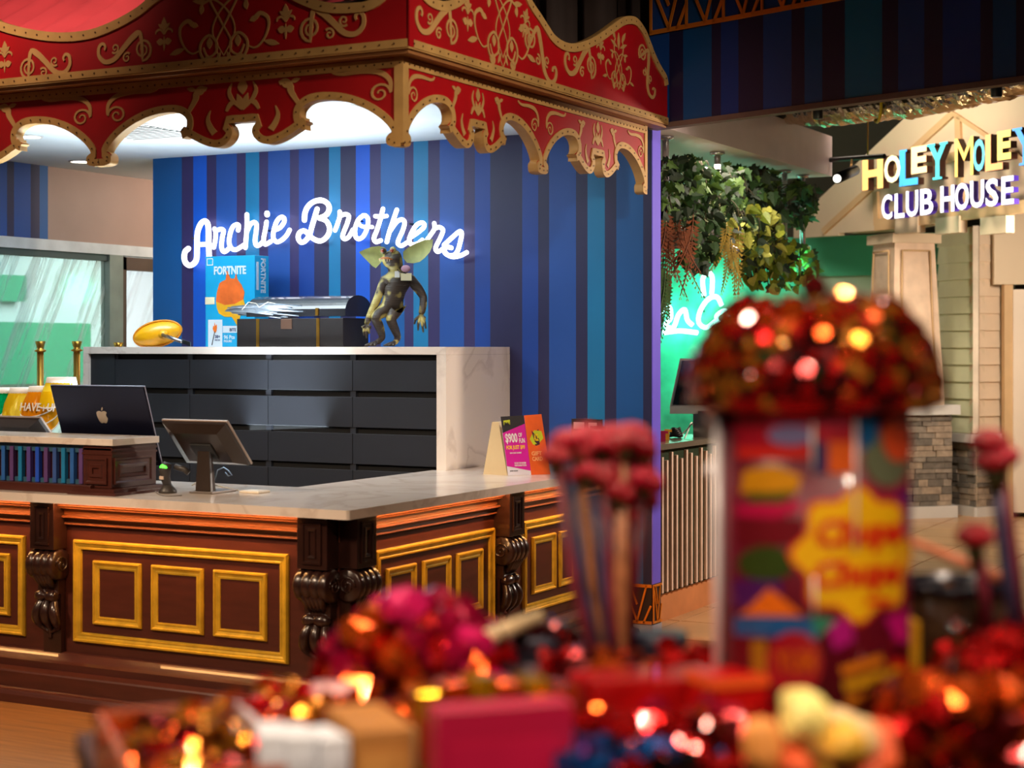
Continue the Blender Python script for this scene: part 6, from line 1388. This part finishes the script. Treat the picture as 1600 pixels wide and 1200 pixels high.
decal('emblem_bar', rct(1322, 934, 1366, 944), (206, 40, 10), .0032)
mb = MB(); w_ = text2d('YUM', .05)[2]; put_text(mb, 'YUM', (0, 0, 0), XL, UZ, NL, 1, bold=.05, fn=lambda x, y, z: wrap(1190+x/w_*58, 1050-y*34, .0025)); mb.build('disc_lettering', mat('print_text_orange', (226, 100, 10), .4), tin)
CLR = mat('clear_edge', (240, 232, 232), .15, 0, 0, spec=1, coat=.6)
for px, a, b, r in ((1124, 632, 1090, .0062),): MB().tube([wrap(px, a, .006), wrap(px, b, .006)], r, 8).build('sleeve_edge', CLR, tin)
for px, a, b in ((1306, 640, 860), (1244, 660, 740), (1246, 900, 960)): MB().tube([wrap(px, a, .005), wrap(px, b, .005)], .0016, 6).build('sleeve_pale_strip', CLR, tin)  # thin pale vertical strips on the front of the tin
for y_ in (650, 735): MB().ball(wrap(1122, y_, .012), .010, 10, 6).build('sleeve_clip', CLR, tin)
# dome of lollipops
dc_ = FPt(1272, TD, z_top+.0); t = thing('dome_holder', 'dark domed holder under the lollipops on the tall tin', 'holder', tuple(dc_))
rx = 160*TD/F; rz_ = ond(1272, 466, TD).z-z_top
MB().lathe([(rx*.98*cos(a), .0+rz_*sin(a)) for a in [pi/2*k/10 for k in range(11)]], dc_, seg=32).build('holder_shell', mat('holder_dark', (30, 12, 10), .6), t)
MB().lathe([(TR_*.98, 0), (rx, -.006), (rx, .004)], dc_, seg=32).build('holder_rim', mat('holder_dark', (30, 12, 10)), t)
LM = {n: lolly_mesh(m) for n, m in (('red', FR), ('amber', FG), ('orange', FO), ('maroon', FD), ('dark green', FGn), ('black', FBk))}
ga = pi*(3-sqrt(5)); NL_ = 620; cnt = 0
for k in range(NL_):
    y = (k+.5)/NL_; r = sqrt(1-y*y); a = ga*k; dx, dy = cos(a)*r, sin(a)*r
    if dy > .22: continue
    p = dc_+RT*dx*(rx+.006)+FW*dy*(rx+.006)+UZ*(y*(rz_+.006)+.002)+V([R9.uniform(-.004, .004) for _ in range(3)])
    if cnt >= 298: break
    cnt += 1
    kd = R9.choices(['red', 'amber', 'orange', 'maroon', 'dark green', 'black'], [6, 3, 3, 4, 1.3, 2])[0]
    nrm = (RT*dx+FW*dy+UZ*y).normalized(); M = Matrix.Translation(p) @ nrm.to_track_quat('Z', 'Y').to_matrix().to_4x4() @ Matrix.Scale(R9.uniform(.9, 1.12), 4)
    inst(LM[kd], 'lollipop', None, M, label=kd+' foil lollipop set in the dome on the tall tin', category='lollipop', group=kd+' lollipops in the dome on the tall tin')
for px, py, lb in ((1272, 449, 'maroon lollipop topping the dome at its highest point'), (1448, 622, 'maroon lollipop lowest at the right rim of the dome')):
    inst(LM['maroon'], 'lollipop', None, Matrix.Translation(ond(px, py, TD)) @ Matrix.Scale(1.2, 4), label=lb, category='lollipop')
for k in range(34):
    a = pi+ (k/33)*pi; p = dc_+RT*cos(a)*(rx+.008)+FW*sin(a)*(rx+.008)*.98-UZ*.006; kd = R9.choice(['red', 'maroon', 'amber'])
    M = Matrix.Translation(p) @ (RT*cos(a)+FW*sin(a)).to_track_quat('Z', 'Y').to_matrix().to_4x4(); inst(LM[kd], 'lollipop', None, M, label=kd+' foil lollipop hanging along the lower rim of the dome', category='lollipop', group=kd+' lollipops along the dome rim')

# right side: bowl, amber frame, red piles, sticks
t = thing('amber_carton', 'tall amber yellow carton squeezed right of the tall tin', 'box', tuple(FPt(1418, 2.36, DZ))); c = FPt(1414, 2.36, (DZ+ond(1414, 968, 2.36).z)/2)
MB().obox(c, RT, FW, UZ, .030, .05, (c.z-DZ)*2).build('carton', mat('amber_card', (214, 150, 20), .4, 0, .15), t)
bc = FPt(1490, 2.42, DZ); zb = ond(1490, 915, 2.42).z-DZ; rb_ = 78*2.42/F
t = thing('candy_bowl', 'large dark-rimmed glass bowl of sweets right of the tall tin', 'bowl', tuple(bc))
MB().lathe([(rb_*.6, 0), (rb_*.85, zb*.25), (rb_, zb*.6), (rb_*.98, zb)], bc, seg=30).build('bowl_glass', mat('bowl_glass', (150, 110, 80), .06, 0, 0, trans=.85), t)
MB().lathe([(rb_*.98, zb-.008), (rb_*1.06, zb-.006), (rb_*1.06, zb+.006), (rb_*.95, zb+.010), (rb_*.92, zb)], bc, seg=30).build('bowl_rim', mat('rim_dark', (34, 32, 44), .25, .3), t)
scatter('sweet', 90, lambda k: bc+V((cos(k*2.4)*rb_*.74*sqrt(R9.random()), sin(k*2.4)*rb_*.74*sqrt(R9.random()), .02+(zb-.05)*R9.random())), ['dark', 'maroon', 'gold', 'red', 'dark', 'violet'], 'sweet', lambda k: k+' sweets in the glass bowl', lambda k: k+' foil sweet inside the dark-rimmed glass bowl')
cR = FPt(1570, 2.3, DZ); t = thing('sweet_basket', 'red basket under the foil pile at the right edge', 'basket', tuple(cR)); MB().lathe([(.08, 0), (.10, .03), (.105, .07), (.095, .072)], cR, seg=22).build('basket_bowl', MATS['bag_red2'], t)
scatter('foil_sweet', 75, heap(1480, 1680, 975, 1110, 2.2, 2.4), ['red', 'red', 'red', 'dark'], 'sweet', lambda k: k+' sweets of the heap at the right edge', lambda k: k+' foil sweet in the heap at the right edge', BIG)
scatter('foil_sweet', 80, lambda k: ond(R9.uniform(1395, 1620), R9.uniform(1085, 1205), 2.0+.14*R9.random()), ['dark', 'red', 'orange', 'dark', 'orange'], 'sweet', lambda k: k+' sweets in the bottom right corner', lambda k: k+' foil sweet piled in the bottom right corner', BIG)
for k, (hx, hy, bx_, by_, kd) in enumerate(((1545, 690, 1590, 985, 0), (1562, 712, 1598, 985, 1), (1552, 720, 1584, 985, 0), (1524, 838, 1546, 985, 0))):
    hd = ond(hx, hy, 2.28); bs = ond(bx_, by_, 2.3)
    t = thing('candy_flower', ('crimson candy flower tallest at the right edge', 'rose candy flower just right of the tallest one at the right edge', 'crimson candy flower below the tallest one at the right edge', 'short crimson candy flower left of the others at the right edge')[k], 'candy flower', tuple(hd))
    MB().tube([hd, (hd+bs)/2, bs], [.005, .009, .008], 7).build('stem', stm[1 if k % 2 == 0 else 0], t); inst(FLM[kd], 'petals', t, Matrix.Scale(.85, 4))
    MB().lathe([(.004, -.05), (.012, -.02), (.013, 0), (.004, .002)], hd, seg=8).build('sepal', LEAF, t); MB().obox(hd*.7+bs*.3, (bs-hd).normalized(), RT, FW, .06, .016, .005).build('wrap_label', stm[3], t)
a, b = ond(1425, 846, 2.5), ond(1560, 902, 2.35); MB().tube([a, b], [.006, .009], 8).build('wafer_stick', mat('stick_peach', (226, 130, 90), .4, 0, .1), None, origin=a, label='peach coloured stick leaning out of the glass bowl', category='stick')
